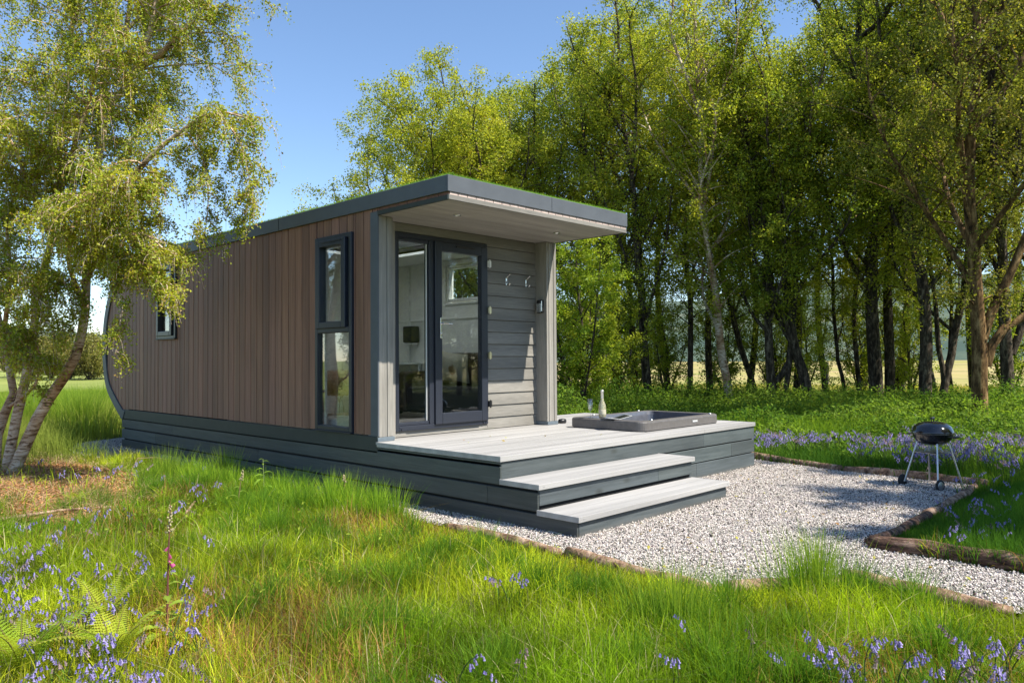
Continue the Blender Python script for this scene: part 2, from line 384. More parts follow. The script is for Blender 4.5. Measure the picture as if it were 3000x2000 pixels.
# ------------------------------------------------------------------ the cabin
HD, W = .561, 2.70
cab = empty('garden_cabin', (0, 0, 0))
tag(cab, 'brown timber clad holiday cabin with a curved rear and a flat overhanging porch roof', 'cabin')
PROF = [(6.82, .44), (7.2, .664), (7.565, .956), (7.715, 1.349), (7.733, 1.724), (7.677, 2.074), (7.497, 2.438), (7.288, 2.641), (7.0, 2.82), (6.6, 2.94), (6.0, 3.005), (5.3, 3.022)]
def catmull(P, k=4):
    P = [np.array(p, float) for p in P]; out = []
    for i in range(len(P)-1):
        a = P[max(i-1, 0)]; b = P[i]; c = P[i+1]; d = P[min(i+2, len(P)-1)]
        for j in range(k):
            t = j/k; out.append(.5*((2*b)+(c-a)*t+(2*a-5*b+4*c-d)*t*t+(3*b-a-3*c+d)*t**3))
    out.append(P[-1]); return out
OUT = catmull(PROF)
def offset(P, d):
    o = []
    for i, p in enumerate(P):
        t = P[min(i+1, len(P)-1)]-P[max(i-1, 0)]; t = t/np.linalg.norm(t); o.append(p+np.array([-t[1], t[0]])*d)
    return o
INN = offset(OUT, .145)           # left of travel = inwards
INN[0] = np.array([6.72, .585])
ZF0, ZF1 = 2.877, 3.0255
YF = -1.08
INN = [np.array([p[0], min(p[1], ZF0)]) for p in INN]
FULL_O = [np.array(p) for p in OUT]+[np.array([YF, ZF1])]
FULL_I = [np.array(p) for p in INN]+[np.array([YF, ZF0])]
def ribbon(x0, x1, PO, PI, name, m, bev=0):
    b = MB(); n = len(PO); vs = []
    for x in (x0, x1):
        for p in PO: vs.append((x, p[0], p[1]))
        for p in PI: vs.append((x, p[0], p[1]))
    fs = []; o = 2*n
    for i in range(n-1):
        fs += [(i, i+1, n+i+1, n+i), (o+i, o+n+i, o+n+i+1, o+i+1), (i, o+i, o+i+1, i+1), (n+i, n+i+1, o+n+i+1, o+n+i)]
    fs += [(0, n, o+n, o), (n-1, o+n-1, o+2*n-1, 2*n-1)]
    b.add(vs, fs); return b.build(name, m, cab, bevel=bev)
SO, SI = FULL_O[:-1]+[np.array([YF+.0275, ZF1])], FULL_I[:-1]+[np.array([YF+.0275, ZF0])]
ribbon(-.022, .03, SO, SI, 'fascia', M['fascia'], .003)
ribbon(W-.03, W+.012, SO, SI, 'fascia', M['fascia'], .003)
ribbon(.031, W-.031, FULL_O[:-1]+[np.array([2.4, ZF1-.002])], FULL_I[:-1]+[np.array([2.4, ZF0+.004])], 'curved_roof', M['band'])
b = MB(); b.box(.031, W-.031, YF+.03, .8, ZF0+.004, ZF1-.002); b.box(.031, .8, .801, 2.399, ZF0+.004, ZF1-.002); b.box(1.9, W-.031, .801, 2.399, ZF0+.004, ZF1-.002); b.build('porch_roof', M['band'], cab)  # roof left open in the middle for the added opal pane
b = MB(); b.box(-.022, 1.392, YF, YF+.026, ZF0, ZF1); b.box(1.395, W+.012, YF, YF+.026, ZF0, ZF1); b.build('front_fascia', M['fascia'], cab, .003)
# thin joint cover on the side fascia
b = MB(); 
for y in (1.9, 4.4): b = MB(); b.box(-.0245, -.021, y, y+.003, ZF0+.003, ZF1-.003); b.build('fascia_joint', M['dark'], cab)
# the turf roof: a slab of short artificial grass showing over the fascia
def roof_turf():
    n = 26000
    y = rng.uniform(YF+.02, 6.0, n); e = rng.random(n)
    x = np.where(e < .45, rng.uniform(-.01, .12, n), rng.uniform(0, W, n)); x = np.where((x > .75) & (x < 1.95) & (y > .7) & (y < 2.5), .05, x); y = np.where((e > .72), rng.uniform(YF+.01, YF+.14, n), y)
    z = np.full(n, ZF1+.006)
    z = np.where(y > 5.3, ZF1+.006-(y-5.3)**2*.045, z)
    V, F, C = blades(x, y, z, rng.uniform(.012, .032, n), rng.uniform(.003, .006, n), .35, mixc((.12, .26, .03), (.25, .38, .06), rng.random(n)), seg=1)
    B = MB(); B.box(.0, W-.01, YF+.012, .75, ZF1-.02, ZF1+.01); B.box(.0, W-.01, 2.45, 5.3, ZF1-.02, ZF1+.01); B.box(0, .75, .75, 2.45, ZF1-.02, ZF1+.01); B.box(1.95, W-.01, .75, 2.45, ZF1-.02, ZF1+.01)
    nv = len(V); V = np.vstack([V, np.array(B.v)]); F.append(np.array(B.f)+nv); C = np.vstack([C, np.tile((.13, .24, .04), (32, 1))])
    link('turf', np_mesh('turf', V, F, C), M['grass'], cab)
def blades(x, y, z, h, w_, bend, C, seg=3, az=None, lean=None):
    """grass blades as tapering ribbons"""
    n = len(x); az = rng.uniform(0, 6.28, n) if az is None else az
    lean = np.abs(rng.normal(0, bend, n)) if lean is None else lean
    fa = rng.uniform(0, 6.28, n)
    cx, cyy = np.cos(az), np.sin(az); px, py = np.cos(fa), np.sin(fa)
    ts = np.linspace(0, 1, seg+1); rows = []; 
    for t in ts:
        o = lean*h*t*t; zz = h*t*(1-.28*np.clip(lean, 0, 1.2)*t)
        c = np.stack([x+cx*o, y+cyy*o, z+zz], -1)
        if t == 1: rows.append(c[:, None])
        else:
            ww = w_*(1-.55*t)*.5; d = np.stack([px*ww, py*ww, 0*ww], -1); rows.append(np.stack([c-d, c+d], 1))
    V = np.concatenate(rows, 1); k = 2*seg+1; base = (np.arange(n)*k)[:, None]
    F = [base+np.array([[2*i, 2*i+1, 2*i+3, 2*i+2]]) for i in range(seg-1)]
    T = base+np.array([[2*seg-2, 2*seg-1, 2*seg]])
    F4 = np.concatenate(F) if F else np.zeros((0, 4), int)
    return V.reshape(-1, 3), [F4, T], np.repeat(C, k, 0)
roof_turf()

# side wall: vertical boards, split around the windows; white lining inside
def zlo(y):
    if y < 6.72: return .622
    ys = [p[0] for p in INN]; zs = [p[1] for p in INN]
    for i in range(len(INN)-1):
        if zs[i] < 1.6 and (ys[i] <= y <= ys[i+1]): return zs[i]+(zs[i+1]-zs[i])*(y-ys[i])/(ys[i+1]-ys[i]+1e-9)
    return 1.6
def zhi(y):
    for i in range(len(INN)-1):
        a, c = INN[i], INN[i+1]
        if a[1] > 1.7 and (c[0] <= y <= a[0]): return a[1]+(c[1]-a[1])*(y-a[0])/(c[0]-a[0]-1e-9)
    return ZF0
def wall(x0, x1, y0, ymax, holes, pitch, gap, mm, name, zoff=0, tint=True, off=0., parent=cab, bev=.002):
    edges = [y0]; y = off
    while y < ymax: 
        if y > y0+.01: edges.append(y)
        y += pitch
    edges.append(ymax)
    for h in holes: edges += [h[0], h[1]]
    edges = sorted(set(round(e, 4) for e in edges)); b = MB()
    for a, c in zip(edges[:-1], edges[1:]):
        if c-a < .012: continue
        mid = (a+c)/2; t = random.uniform(.85, 1.14); col = (t, t*random.uniform(.96, 1.03), t*random.uniform(.93, 1.05)) if tint else (1, 1, 1)
        ex = .03 if c > 6.72 else 0
        spans = [(min(zlo(a), zlo(c))-ex+zoff, max(zhi(a), zhi(c))+ex-zoff)]
        for h in holes:
            if h[0]-1e-3 <= mid <= h[1]+1e-3:
                s2 = []
                for s in spans: s2 += [(s[0], h[2]), (h[3], s[1])]
                spans = s2
        for s in spans:
            if s[1]-s[0] > .02: b.box(x0, x1, a+gap/2, c-gap/2, s[0], s[1], col)
    return b.build(name, mm, parent, bev)
SW = (.42, 1.11, .628, 2.693)       # tall side window
RW = (4.77, 5.45, 1.70, 2.80)       # rear side window
wall(0, .02, .005, 7.55, [SW, RW], .1478, .011, M['cladding'], 'side_cladding', off=.093)
wall(.022, .09, .03, 7.5, [SW, RW], .1478, 0, M['dark'], 'wall_core', zoff=.01, tint=False, bev=0)
wall(.092, .105, .26, 7.4, [SW, RW], .1478, 0, M['white'], 'wall_lining', zoff=.02, tint=False)
IWN = (.85, 1.97, 2.13, 2.72)       # window in the far long wall
wall(W-.02, W, .20, 7.55, [IWN], .1478, .006, M['cladding'], 'side_cladding', off=.093)
wall(W-.10, W-.022, .24, 7.5, [IWN], .1478, 0, M['white'], 'wall_lining', zoff=.01, tint=False, bev=0)
b = MB(); b.box(-.012, .02, .0, 6.9, .452, .612); b.prism([(6.9, .452), (6.96, .50), (6.9, .612)], 0, -.012, .02); b.build('plinth_flashing', M['band'], cab, .003)
b = MB(); b.box(W-.02, W+.012, .2, 6.9, .452, .612); b.build('plinth_flashing', M['band'], cab, .003)
# porch roof: short boards, edge trim, soffit
b = MB(); y = YF+.012
while y < 0:
    t = random.uniform(.9, 1.08); b.box(-.002, .012, y, min(y+.142, 0), 2.845, ZF0, (t*.6, t*.5, t*.45)); y += .1478
b.build('eave_boards', M['cladding'], cab, .001)
b = MB(); x = .0
while x < W-.02:
    t = random.uniform(.9, 1.08); b.box(x+.002, min(x+.108, W), YF+.012, YF+.026, 2.845, ZF0, (t, t, t)); x += .1128
b.build('eave_boards', M['pink'], cab, .001)
b = MB(); b.box(-.006, W+.002, YF+.006, YF+.03, 2.806, 2.851); b.build('eave_trim', M['warm'], cab, .002)
b = MB(); b.box(-.006, .02, YF+.03, -.001, 2.806, 2.849); b.build('eave_trim', M['band'], cab, .002); b = MB(); b.box(W-.02, W+.002, YF+.03, -.001, 2.806, 2.849); b.build('eave_trim', M['band'], cab, .002)
b = MB(); y = YF+.032
while y < .19:
    t = random.uniform(.94, 1.05); b.box(.021, W-.021, y, min(y+.117, .19), 2.810, 2.83, (t, t, t)); y += .12
b.build('soffit', M['soffit'], cab, .002)
b = MB(); b.box(.02, W-.02, YF+.03, .8, 2.832, 2.872); b.box(.02, W-.02, 2.4, 5.2, 2.832, 2.872); b.box(.02, .8, .8, 2.4, 2.832, 2.872); b.box(1.9, W-.02, .8, 2.4, 2.832, 2.872); b.build('roof_deck', M['dark'], cab)
b = MB(); b.box(.77, 1.93, .77, 2.43, 3.032, 3.05); m_o, ns, ls, p = mat('added_opal_pane'); ns.remove(p); tb_ = ns.new('ShaderNodeBsdfTranslucent'); tb_.inputs[0].default_value = (.9, .92, .93, 1); ls.new(tb_.outputs[0], ns['Material Output'].inputs[0]); b.build('added_roof_light', m_o, cab)  # unseen opal pane, added over a roof opening to brighten the room
for lx, ly in ((.573, -.54), (2.11, -.529)):
    b = MB(); b.lathe([(.026, -.004), (.041, -.004), (.041, .003), (.026, .003)], (lx, ly, 2.806), 24, closed=True); o = b.build('downlight', M['chrome'], cab, smooth=True)
    b = MB(); b.lathe([(.001, .001), (.027, .001), (.027, .004), (.001, .004)], (lx, ly, 2.806), 20); b.build('lens', M['led'], o)
# front wall of the porch: horizontal lapped boards
DX0, DX1, DZ0, DZ1 = .345, 1.678, .622, 2.708
YW = .19
b = MB(); z = HD+.004-.018
rows = []
zz = .688-.1424
while zz < 2.806: rows.append((max(zz, HD), min(zz+.1424, 2.808))); zz += .1424
for z0, z1 in rows:
    if z1-z0 < .02: continue
    for xa, xb in ((DX1, 2.53),) if (z0 > DZ0-.05 and z1 < DZ1+.04) else ((.19, 2.53),):
        segs = [(xa, xb, z0, z1)]
        if xa == .19 and xb == 2.53:
            if z0 < DZ0 < z1: segs = [(DX1, xb, z0, z1), (DX0, DX1, z0, DZ0)]
            if z0 < DZ1 < z1: segs = [(DX1, xb, z0, z1), (DX0, DX1, DZ1, z1)]
        for (p, q, r0, r1) in segs:
            t = random.uniform(.93, 1.06); g = .005
            b.prism([(YW-.012, r0+g), (YW+.003, r1), (YW+.02, r1), (YW+.02, r0+g)], 0, p, q, (t, t, t))
b.build('front_boards', M['warm'], cab, .0015)
b = MB(); b.box(.191, DX0-.001, YW-.02, YW+.02, HD+.002, 2.805); b.build('door_trim', M['warmv'], cab, .002)
b = MB(); b.box(.19, DX0, YW+.021, YW+.10, HD, 2.82); b.box(DX1, 2.53, YW+.021, YW+.10, HD, 2.82); b.box(DX0, DX1, YW+.021, YW+.10, DZ1, 2.82); b.box(DX0, DX1, YW+.021, YW+.1, HD, DZ0)
b.build('front_wall_core', M['dark'], cab)
# left corner pilaster and right column: reeded uprights on metal feet
def pilaster(xs, y0, y1, ztop, name):
    b = MB()
    for (a, c, d, t) in xs: b.box(a, c, y0+d, y1, HD+.043, ztop, (t, t, t))
    return b.build(name, M['warmv'], cab, .003, 2)
pilaster([(.012, .047, .0, 1.05), (.050, .112, .006, .97), (.115, .142, .0, 1.02), (.145, .19, .007, .98)], 0, YW, 2.806, 'corner_post')
b = MB(); b.box(-.006, .011, -.004, .12, .612, 2.845); b.build('corner_trim', M['fascia'], cab, .002)
b = MB(); b.box(-.010, .196, -.009, YW, HD+.001, HD+.042); b.build('post_foot', M['upvc2'], cab, .004, 2)
pilaster([(2.53, 2.565, .006, .98), (2.568, 2.60, .0, 1.03), (2.603, 2.655, .006, .98), (2.658, 2.705, .0, 1.02)], 0, YW+.1, 2.806, 'porch_column')
b = MB(); b.box(2.522, 2.713, -.009, YW, HD+.001, HD+.042); b.build('post_foot', M['upvc2'], cab, .004, 2)

# door with side light
def frame_rect(b, x0, x1, z0, z1, wd, y0, y1, wb=None, wt=None):
    wb = wb or wd; wt = wt or wd
    b.box(x0, x0+wd, y0, y1, z0, z1); b.box(x1-wd, x1, y0, y1, z0, z1)
    b.box(x0+wd, x1-wd, y0, y1, z0, z0+wb); b.box(x0+wd, x1-wd, y0, y1, z1-wt, z1)
YD = YW-.022
b = MB(); frame_rect(b, DX0, DX1, DZ0, DZ1, .045, YD, YD+.09, .055, .05); b.box(.80, .865, YD, YD+.09, DZ0+.055, DZ1-.05)
b.box(.39, .80, YD+.012, YD+.08, DZ0+.0551, DZ0+.09); b.box(.39, .80, YD+.012, YD+.08, DZ1-.085, DZ1-.0501)
df = b.build('door_frame', M['upvc'], cab, .006, 2)
b = MB(); b.box(.391, .799, YD+.04, YD+.046, DZ0+.091, DZ1-.086); b.build('side_light', M['glass'], cab)
b = MB()
for x in (.395, .785): b.box(x, x+.008, YD+.034, YD+.052, DZ0+.092, DZ1-.087)
b.build('bead', M['white'], df)
dx0, dx1, dz0, dz1 = .868, 1.662, DZ0+.045, DZ1-.045
b = MB(); frame_rect(b, dx0, dx1, dz0, dz1, .098, YD-.022, YD+.05, .118, .105)
door = b.build('door', M['upvc'], cab, .008, 3)
b = MB(); b.box(dx0+.099, dx1-.099, YD+.018, YD+.024, dz0+.119, dz1-.106); b.build('pane', M['glass'], door)
b = MB(); b.box(dx0+.3, dx1-.22, YD-.04, YD-.0225, dz1-.05, dz1-.03); b.box(dx0+.3, dx1-.22, YD-.046, YD-.0405, dz1-.036, dz1-.028); b.build('vent', M['black'], door, .003)
b = MB(); b.box(.925, .953, YD-.036, YD-.0225, 1.60, 1.83); b.tube([(.939, YD-.036, 1.765), (.939, YD-.075, 1.765)], .010, 10)
b.tube([(.932, YD-.075, 1.765), (1.0, YD-.078, 1.763), (1.065, YD-.070, 1.757)], [.010, .009, .007], 8)
b.tube([(.939, YD-.0365, 1.655), (.939, YD-.047, 1.655)], .009, 10); b.build('handle', M['chrome'], door, .003, 2, smooth=False)
for k, z in enumerate((2.474, 1.937, 1.414, .856)):
    b = MB(); b.box(1.652, 1.700, YD-.045, YD-.0225, z-.035, z+.035); b.tube([(1.668, YD-.05, z-.045), (1.668, YD-.05, z+.045)], .010, 10)
    b.box(1.69, 1.712, YD-.03, YD-.012, z-.03, z+.03)
    b.build('hinge', [M['offwhite'], M['brass'], M['brass'], M['black']][k], door, .002)
b = MB()
for x in (.42, 1.60): b.tube([(x, YD-.0005, DZ0+.022), (x, YD-.012, DZ0+.022)], [.012, .008], 10)
b.box(.5, 1.55, YD-.012, YD-.001, DZ0+.004, DZ0+.012); b.build('drip_bar', M['upvc'], df)

# tall side window and rear window (frames proud of the boards)
def side_window(name, y0, y1, z0, z1, split=None, lower_w=None):
    b = MB()
    def fr(y0, y1, z0, z1, wd, x0, x1):
        b.box(x0, x1, y0, y0+wd, z0, z1); b.box(x0, x1, y1-wd, y1, z0, z1); b.box(x0, x1, y0+wd, y1-wd, z0, z0+wd); b.box(x0, x1, y0+wd, y1-wd, z1-wd, z1)
    fr(y0, y1, z0, z1, .05, -.03, .06)
    o = None
    if split:
        b.box(-.03, .06, y0+.05, y1-.05, split-.03, split+.03)
    o = b.build(name, M['upvc'], cab, .006, 2)
    zt = split+.03 if split else z0+.05
    s = MB(); yy0, yy1, zz0, zz1 = y0+.05, y1-.045, zt-.012, z1-.045
    def fr2(y0, y1, z0, z1, wd, x0, x1):
        s.box(x0, x1, y0, y0+wd, z0, z1); s.box(x0, x1, y1-wd, y1, z0, z1); s.box(x0, x1, y0+wd, y1-wd, z0, z0+wd); s.box(x0, x1, y0+wd, y1-wd, z1-wd, z1)
    fr2(yy0+.045, yy1, zz0, zz1, .07, -.05, .04); s.build('sash', M['upvc'], o, .007, 2)
    g = MB(); g.box(.005, .010, yy0+.114, yy1-.069, zz0+.069, zz1-.069); g.build('pane', M['sglass'], o)
    if split:
        g = MB(); g.box(.005, .010, y0+.049, y1-.049, z0+.049, split-.029); g.build('pane', M['sglass'], o)
        t = MB(); t.box(-.058, -.0505, yy0+.1, yy1-.12, zz1-.028, zz1-.02); t.build('trickle_vent', M['black'], o)
    s = MB(); s.box(-.045, .0, y0-.004, y1+.004, z0-.012, z0+.001); s.build('sill', M['upvc'], o, .003)
    l = MB(); l.box(.061, .1055, y0, y0+.03, z0, z1); l.box(.061, .1055, y1-.03, y1, z0, z1); l.box(.061, .1055, y0+.03, y1-.03, z0, z0+.02); l.box(.061, .1055, y0+.03, y1-.03, z1-.02, z1); l.build('reveal', M['offwhite'], o)
    return o
side_window('side_window', *SW, split=1.69)
side_window('rear_window', *RW)
b = MB()
def frx(b, x0, x1, y0, y1, z0, z1, wd):
    b.box(x0, x1, y0, y0+wd, z0, z1); b.box(x0, x1, y1-wd, y1, z0, z1); b.box(x0, x1, y0+wd, y1-wd, z0, z0+wd); b.box(x0, x1, y0+wd, y1-wd, z1-wd, z1)
frx(b, W-.13, W-.005, *IWN, .03); frx(b, W-.11, W-.02, IWN[0]+.045, IWN[1]-.045, IWN[2]+.045, IWN[3]-.045, .04); iw = b.build('inner_window', M['offwhite'], cab, .004)
b = MB(); b.box(W-.05, W-.045, IWN[0]+.08, IWN[1]-.08, IWN[2]+.08, IWN[3]-.08); b.build('pane', M['glass'], iw)

# coat hooks, key safe
for hx in (2.0, 2.345):
    b = MB(); b.box(hx-.011, hx+.011, YW-.016, YW-.0125, 2.255, 2.345); b.tube([(hx, YW-.018, 2.335), (hx+.004, YW-.03, 2.352), (hx+.008, YW-.075, 2.385)], [.007, .006, .008], 8)
    b.tube([(hx, YW-.018, 2.30), (hx, YW-.03, 2.262), (hx+.0, YW-.06, 2.250), (hx+.004, YW-.072, 2.272)], [.007, .006, .006, .008], 8)
    o = b.build('coat_hook', M['chrome'], cab, .001)
b = MB(); b.box(2.470, 2.5285, .045, .125, 1.935, 2.095); o = b.build('key_safe', M['black'], cab, .014, 3)
b = MB(); b.box(2.466, 2.4695, .052, .118, 1.945, 2.05); b.tube([(2.474, .040, 1.955), (2.474, .040, 2.08)], .006, 8); b.build('cover', M['chrome'], o, .002)

# inside
b = MB(); b.box(.1, W-.1, .29, 3.4, .56, .60); b.build('floor_boards', M['floor'], cab)
b = MB(); b.box(.106, W-.104, .29, .8, 2.765, 2.80); b.box(.106, W-.104, 2.4, 3.4, 2.765, 2.80); b.box(.106, .8, .801, 2.399, 2.765, 2.80); b.box(1.9, W-.104, .801, 2.399, 2.765, 2.80); b.build('inner_ceiling', M['white'], cab)  # ceiling gap lets daylight down from the added pane
b = MB(); b.box(.106, W-.104, 3.4, 3.45, .6, 2.765); b.build('partition', M['white'], cab)
b = MB(); b.box(W-.125, W-.1045, .29, 3.395, 1.93, 1.95); b.box(W-.125, W-.1045, .29, 3.395, 1.30, 1.315); b.box(.11, W-.126, 3.375, 3.3995, 1.93, 1.95); b.build('dado_rail', M['offwhite'], cab, .003)
b = MB(); b.box(W-.13, W-.1045, 2.75, 2.80, .6, 2.76); b.build('wall_trim', M['offwhite'], cab); b = MB(); b.box(W-.35, W-.1045, .291, .30, .6, 2.7); b.build('wall_trim', M['offwhite'], cab)
cur = MB()
for k in range(7): cur.tube([(.14+.03*(k % 2), 1.36+.028*k, .68), (.14+.03*(k % 2), 1.36+.028*k, 2.72)], .02, 8)
tag(cur.build('curtain', M['white']), 'pale folded curtain hanging inside the tall side window', 'curtain')
sofa = empty('sofa', (2.2, 1.12, .6)); tag(sofa, 'dark brown and charcoal sofa seen through the glazed door', 'sofa')
b = MB(); b.box(-.4, .36, -.75, .75, .08, .42); b.build('seat', M['sofa'], sofa, .05, 3)
b = MB(); b.box(.18, .38, -.75, .75, .425, .86); b.build('backrest', M['brown'], sofa, .06, 3)
b = MB(); b.box(-.4, .36, .755, .92, .08, .62); b.build('armrest', M['brown'], sofa, .05, 3)
b = MB(); b.box(-.4, .36, -.92, -.755, .08, .62); b.build('armrest', M['brown'], sofa, .05, 3)
def m_cushion():
    m, ns, ls, p = mat('cream_print_cushion')
    t = N(ns, 'ShaderNodeTexNoise', i_Scale=9.0, i_Detail=3.0); ls.new(coords(ns, ls, (1, 1, 1)), t.inputs[0])
    g = N(ns, 'ShaderNodeTexGradient', gradient_type='SPHERICAL'); ls.new(coords(ns, ls, (5, 12, 8)), g.inputs[0])
    mm = N(ns, 'ShaderNodeMath', operation='MULTIPLY'); ls.new(t.outputs[0], mm.inputs[0]); ls.new(g.outputs[0], mm.inputs[1])
    r = ramp(ns, [(.12, (.62, .57, .46)), (.2, (.35, .22, .12)), (.4, (.2, .1, .05))]); ls.new(mm.outputs[0], r.inputs[0])
    ls.new(r.outputs[0], p.inputs['Base Color']); p.inputs['Roughness'].default_value = .9; return m
b = MB(); n = 9; vs = []; fs = []
for s in (1, -1):
    for i in range(n):
        for j in range(n):
            u = i/(n-1)*2-1; v = j/(n-1)*2-1; k = (1-u*u)*(1-v*v); sh = 1-.07*(1-abs(u*v))
            vs.append((s*.075*k**.5, u*.21*sh, v*.21*sh))
for s in range(2):
    for i in range(n-1):
        for j in range(n-1):
            q = (s*81+i*9+j, s*81+i*9+j+1, s*81+(i+1)*9+j+1, s*81+(i+1)*9+j); fs.append(q if s else q[::-1])
b.add(vs, fs); o = b.build('cushion', m_cushion(), smooth=True, loc=(2.22, 1.36, 1.27)); o.rotation_euler = (R_(8), R_(-22), R_(20))
tag(o, 'cream cushion with a brown print leaning on the dark sofa', 'cushion')
ch = empty('tub_chair', (1.75, 2.35, .6)); tag(ch, 'dark rounded tub chair behind the side light glass', 'chair')
b = MB(); b.lathe([(.01, .05), (.30, .05), (.33, .2), (.33, .42), (.01, .44)], n=20); b.build('seat', M['sofa'], ch, smooth=True)
b = MB(); vs = []; fs = []
for i in range(13):
    a = R_(20+i*200/12); h = .44+.26*math.sin(math.pi*i/12)**.5
    for r, z in ((.36, .1), (.38, h), (.30, h), (.29, .1)): vs.append((r*math.cos(a), r*math.sin(a), z))
for i in range(12):
    for k in range(4): fs.append((i*4+k, i*4+(k+1) % 4, (i+1)*4+(k+1) % 4, (i+1)*4+k))
fs += [(0, 3, 2, 1), (48, 49, 50, 51)]
b.add(vs, fs); b.build('backrest', M['sofa'], ch, .015, 2, smooth=True)
tb = empty('side_table', (2.2, 2.85, .6)); tag(tb, 'narrow white table against the far inner wall', 'table')
b = MB(); b.box(-.3, .36, -.4, .4, .7, .73); b.build('tabletop', M['offwhite'], tb, .004)
for x in (-.27, .33):
    for y in (-.37, .37): b = MB(); b.box(x-.02, x+.02, y-.02, y+.02, 0, .7); b.build('leg', M['offwhite'], tb, .003)
mc = empty('wall_speaker', (2.5, 2.62, 1.74)); tag(mc, 'small black speaker box mounted on the white inner wall', 'speaker')
b = MB(); b.box(-.08, .08, -.1, .1, -.12, .12); s_ = b.build('body', M['black'], mc, .02, 3)
b = MB(); b.box(-.05, .07, -.08, .08, -.155, -.121); b.build('bracket', M['chrome'], mc, .004)

# vase of dried flowers inside the low pane
st_ = MB(); st_.box(-.17, .17, -.2, .2, 0, .11); st_.box(-.18, .18, -.21, .21, .111, .13)
tag(st_.build('low_stand', M['offwhite'], None, .004, loc=(.34, 1.2, .6)), 'low white stand under the dried flowers inside the side window', 'stand')
vase = empty('vase', (.34, 1.2, .731)); tag(vase, 'glass vase of dried pink and straw flowers inside the low side window', 'vase')
b = MB(); b.lathe([(.045, 0), (.06, .01), (.05, .12), (.035, .2), (.05, .26), (.045, .26), (.03, .2), (.045, .12), (.05, .015)], n=20); b.build('jar', M['glass'], vase, smooth=True)
n = 9000; th = rng.uniform(0, 6.28, n); rr = rng.uniform(0, 1, n)**.5*.2; hh = rng.uniform(.24, .5, n)
V, F, C = blades(rr*np.cos(th)*.8, rr*np.sin(th), hh, rng.uniform(.02, .06, n), rng.uniform(.003, .008, n), .6, mixc((.45, .32, .12), (.78, .58, .50), np.clip((hh-.3)/.16+rng.normal(0, .2, n), 0, 1)), 1)
link('dried_flowers', np_mesh('dried_flowers', V, F, C), M['litter'], vase)
b = MB()
for k in range(14): a = random.uniform(0, 6.28); b.tube([(0, 0, .05), (.01*math.cos(a), .01*math.sin(a), .2), (.13*math.cos(a), .13*math.sin(a), .34)], .002, 4)
b.build('stalks', M['log'], vase)

# ------------------------------------------------------------------ deck with steps
deck = empty('deck', (0, 0, 0)); tag(deck, 'grey stained timber deck with pale boards and two wide steps', 'deck')
TUB = (2.50, 4.12, -1.40, -.40)
DXL, DXR, DYF = -.014, 4.485, -1.71
b = MB(); y = DYF+.003; first = True
while y < 1.0:
    y1 = min(y+.142, 1.0)
    for xa, xb in ([(DXL, 3.26), (3.262, DXR)] if y > TUB[3] or y1 < TUB[2] else [(DXL, TUB[0]+.03), (TUB[1]-.03, DXR)]):
        if y > 0.0 and xb > W+.02: xa = max(xa, W+.01)
        elif y > .0: continue
        t = random.uniform(.94, 1.05); b.box(xa, xb, y, y1-.004, HD-.027, HD, (t, t, t))
    y += .145
b.box(0, W, 0, YW+.02, HD-.03, HD-.002, (.9, .9, .9))
b.build('deck_boards', M['decktop'], deck, .002)
b = MB(); b.box(DXL-.004, 3.26, DYF-.018, DYF+.0, HD-.046, HD+.001); b.box(3.262, DXR+.004, DYF-.018, DYF, HD-.046, HD+.001); b.box(DXL-.016, DXL-.001, DYF-.018, -.012, HD-.046, HD+.001); b.box(DXR+.001, DXR+.016, DYF, 1, HD-.046, HD+.001)
b.build('nosing', M['decktop'], deck, .003, 2)
def plank_x(b, x0, x1, yf, z0, z1, th=.02, splits=()):
    xs = [x0]+[s for s in splits if x0 < s < x1]+[x1]
    for a, c in zip(xs[:-1], xs[1:]):
        t = random.uniform(.88, 1.12); b.box(a+.001, c-.001, yf, yf+th, z0, z1, (t, t*random.uniform(.98, 1.02), t*random.uniform(.96, 1.03)))
b = MB()
plank_x(b, .0, DXR, DYF, .362, .508, splits=(3.26,)); plank_x(b, 2.25, DXR, DYF, .196, .348, splits=(3.9,)); plank_x(b, 2.2, DXR, DYF, .01, .184, splits=(3.1,))
b.build('front_planks', M['stain'], deck, .003)
def plank_y(b, y0, y1, z0, z1, xf=-.012, splits=()):
    ys = [y0]+[s for s in splits if y0 < s < y1]+[y1]
    for a, c in zip(ys[:-1], ys[1:]):
        t = random.uniform(.80, 1.1); t *= .85; b.box(xf, xf+.02, a+.001, c-.001, z0+.003, z1-.003, (t, t*random.uniform(.95, .99), t*random.uniform(.84, .93)))
b = MB()
plank_y(b, DYF, 6.85, .322, .474, splits=(1.9, 4.9)); plank_y(b, -2.125, 6.85, .153, .307, splits=(-1.55, 2.4, 5.5)); plank_y(b, -2.526, 6.85, .0, .138, splits=(.6, 3.9))
plank_y(b, DYF, -.001, .488, .513)
b.build('side_planks', M['stain'], deck, .003)
b = MB(); plank_y(b, DYF+.02, 1, .362, .508, DXR-.02); plank_y(b, DYF+.02, 1, .196, .348, DXR-.02); plank_y(b, DYF+.02, 1, .01, .184, DXR-.02); b.build('end_planks', M['stain'], deck, .003)
b = MB(); b.box(.012, DXR-.025, DYF+.025, 6.8, .0, .44) if False else b.box(.012, 2.4, DYF+.025, 6.8, .0, .45)
b.box(2.401, DXR-.025, DYF+.025, 1, 0, .15); b.box(2.401, DXR-.025, DYF+.025, DYF+.05, .151, HD-.03); b.box(DXR-.05, DXR-.026, DYF+.051, 1, .151, HD-.03); b.box(2.40, DXR-.06, .3, .33, .151, .5)
b.build('deck_core', M['dark'], deck)
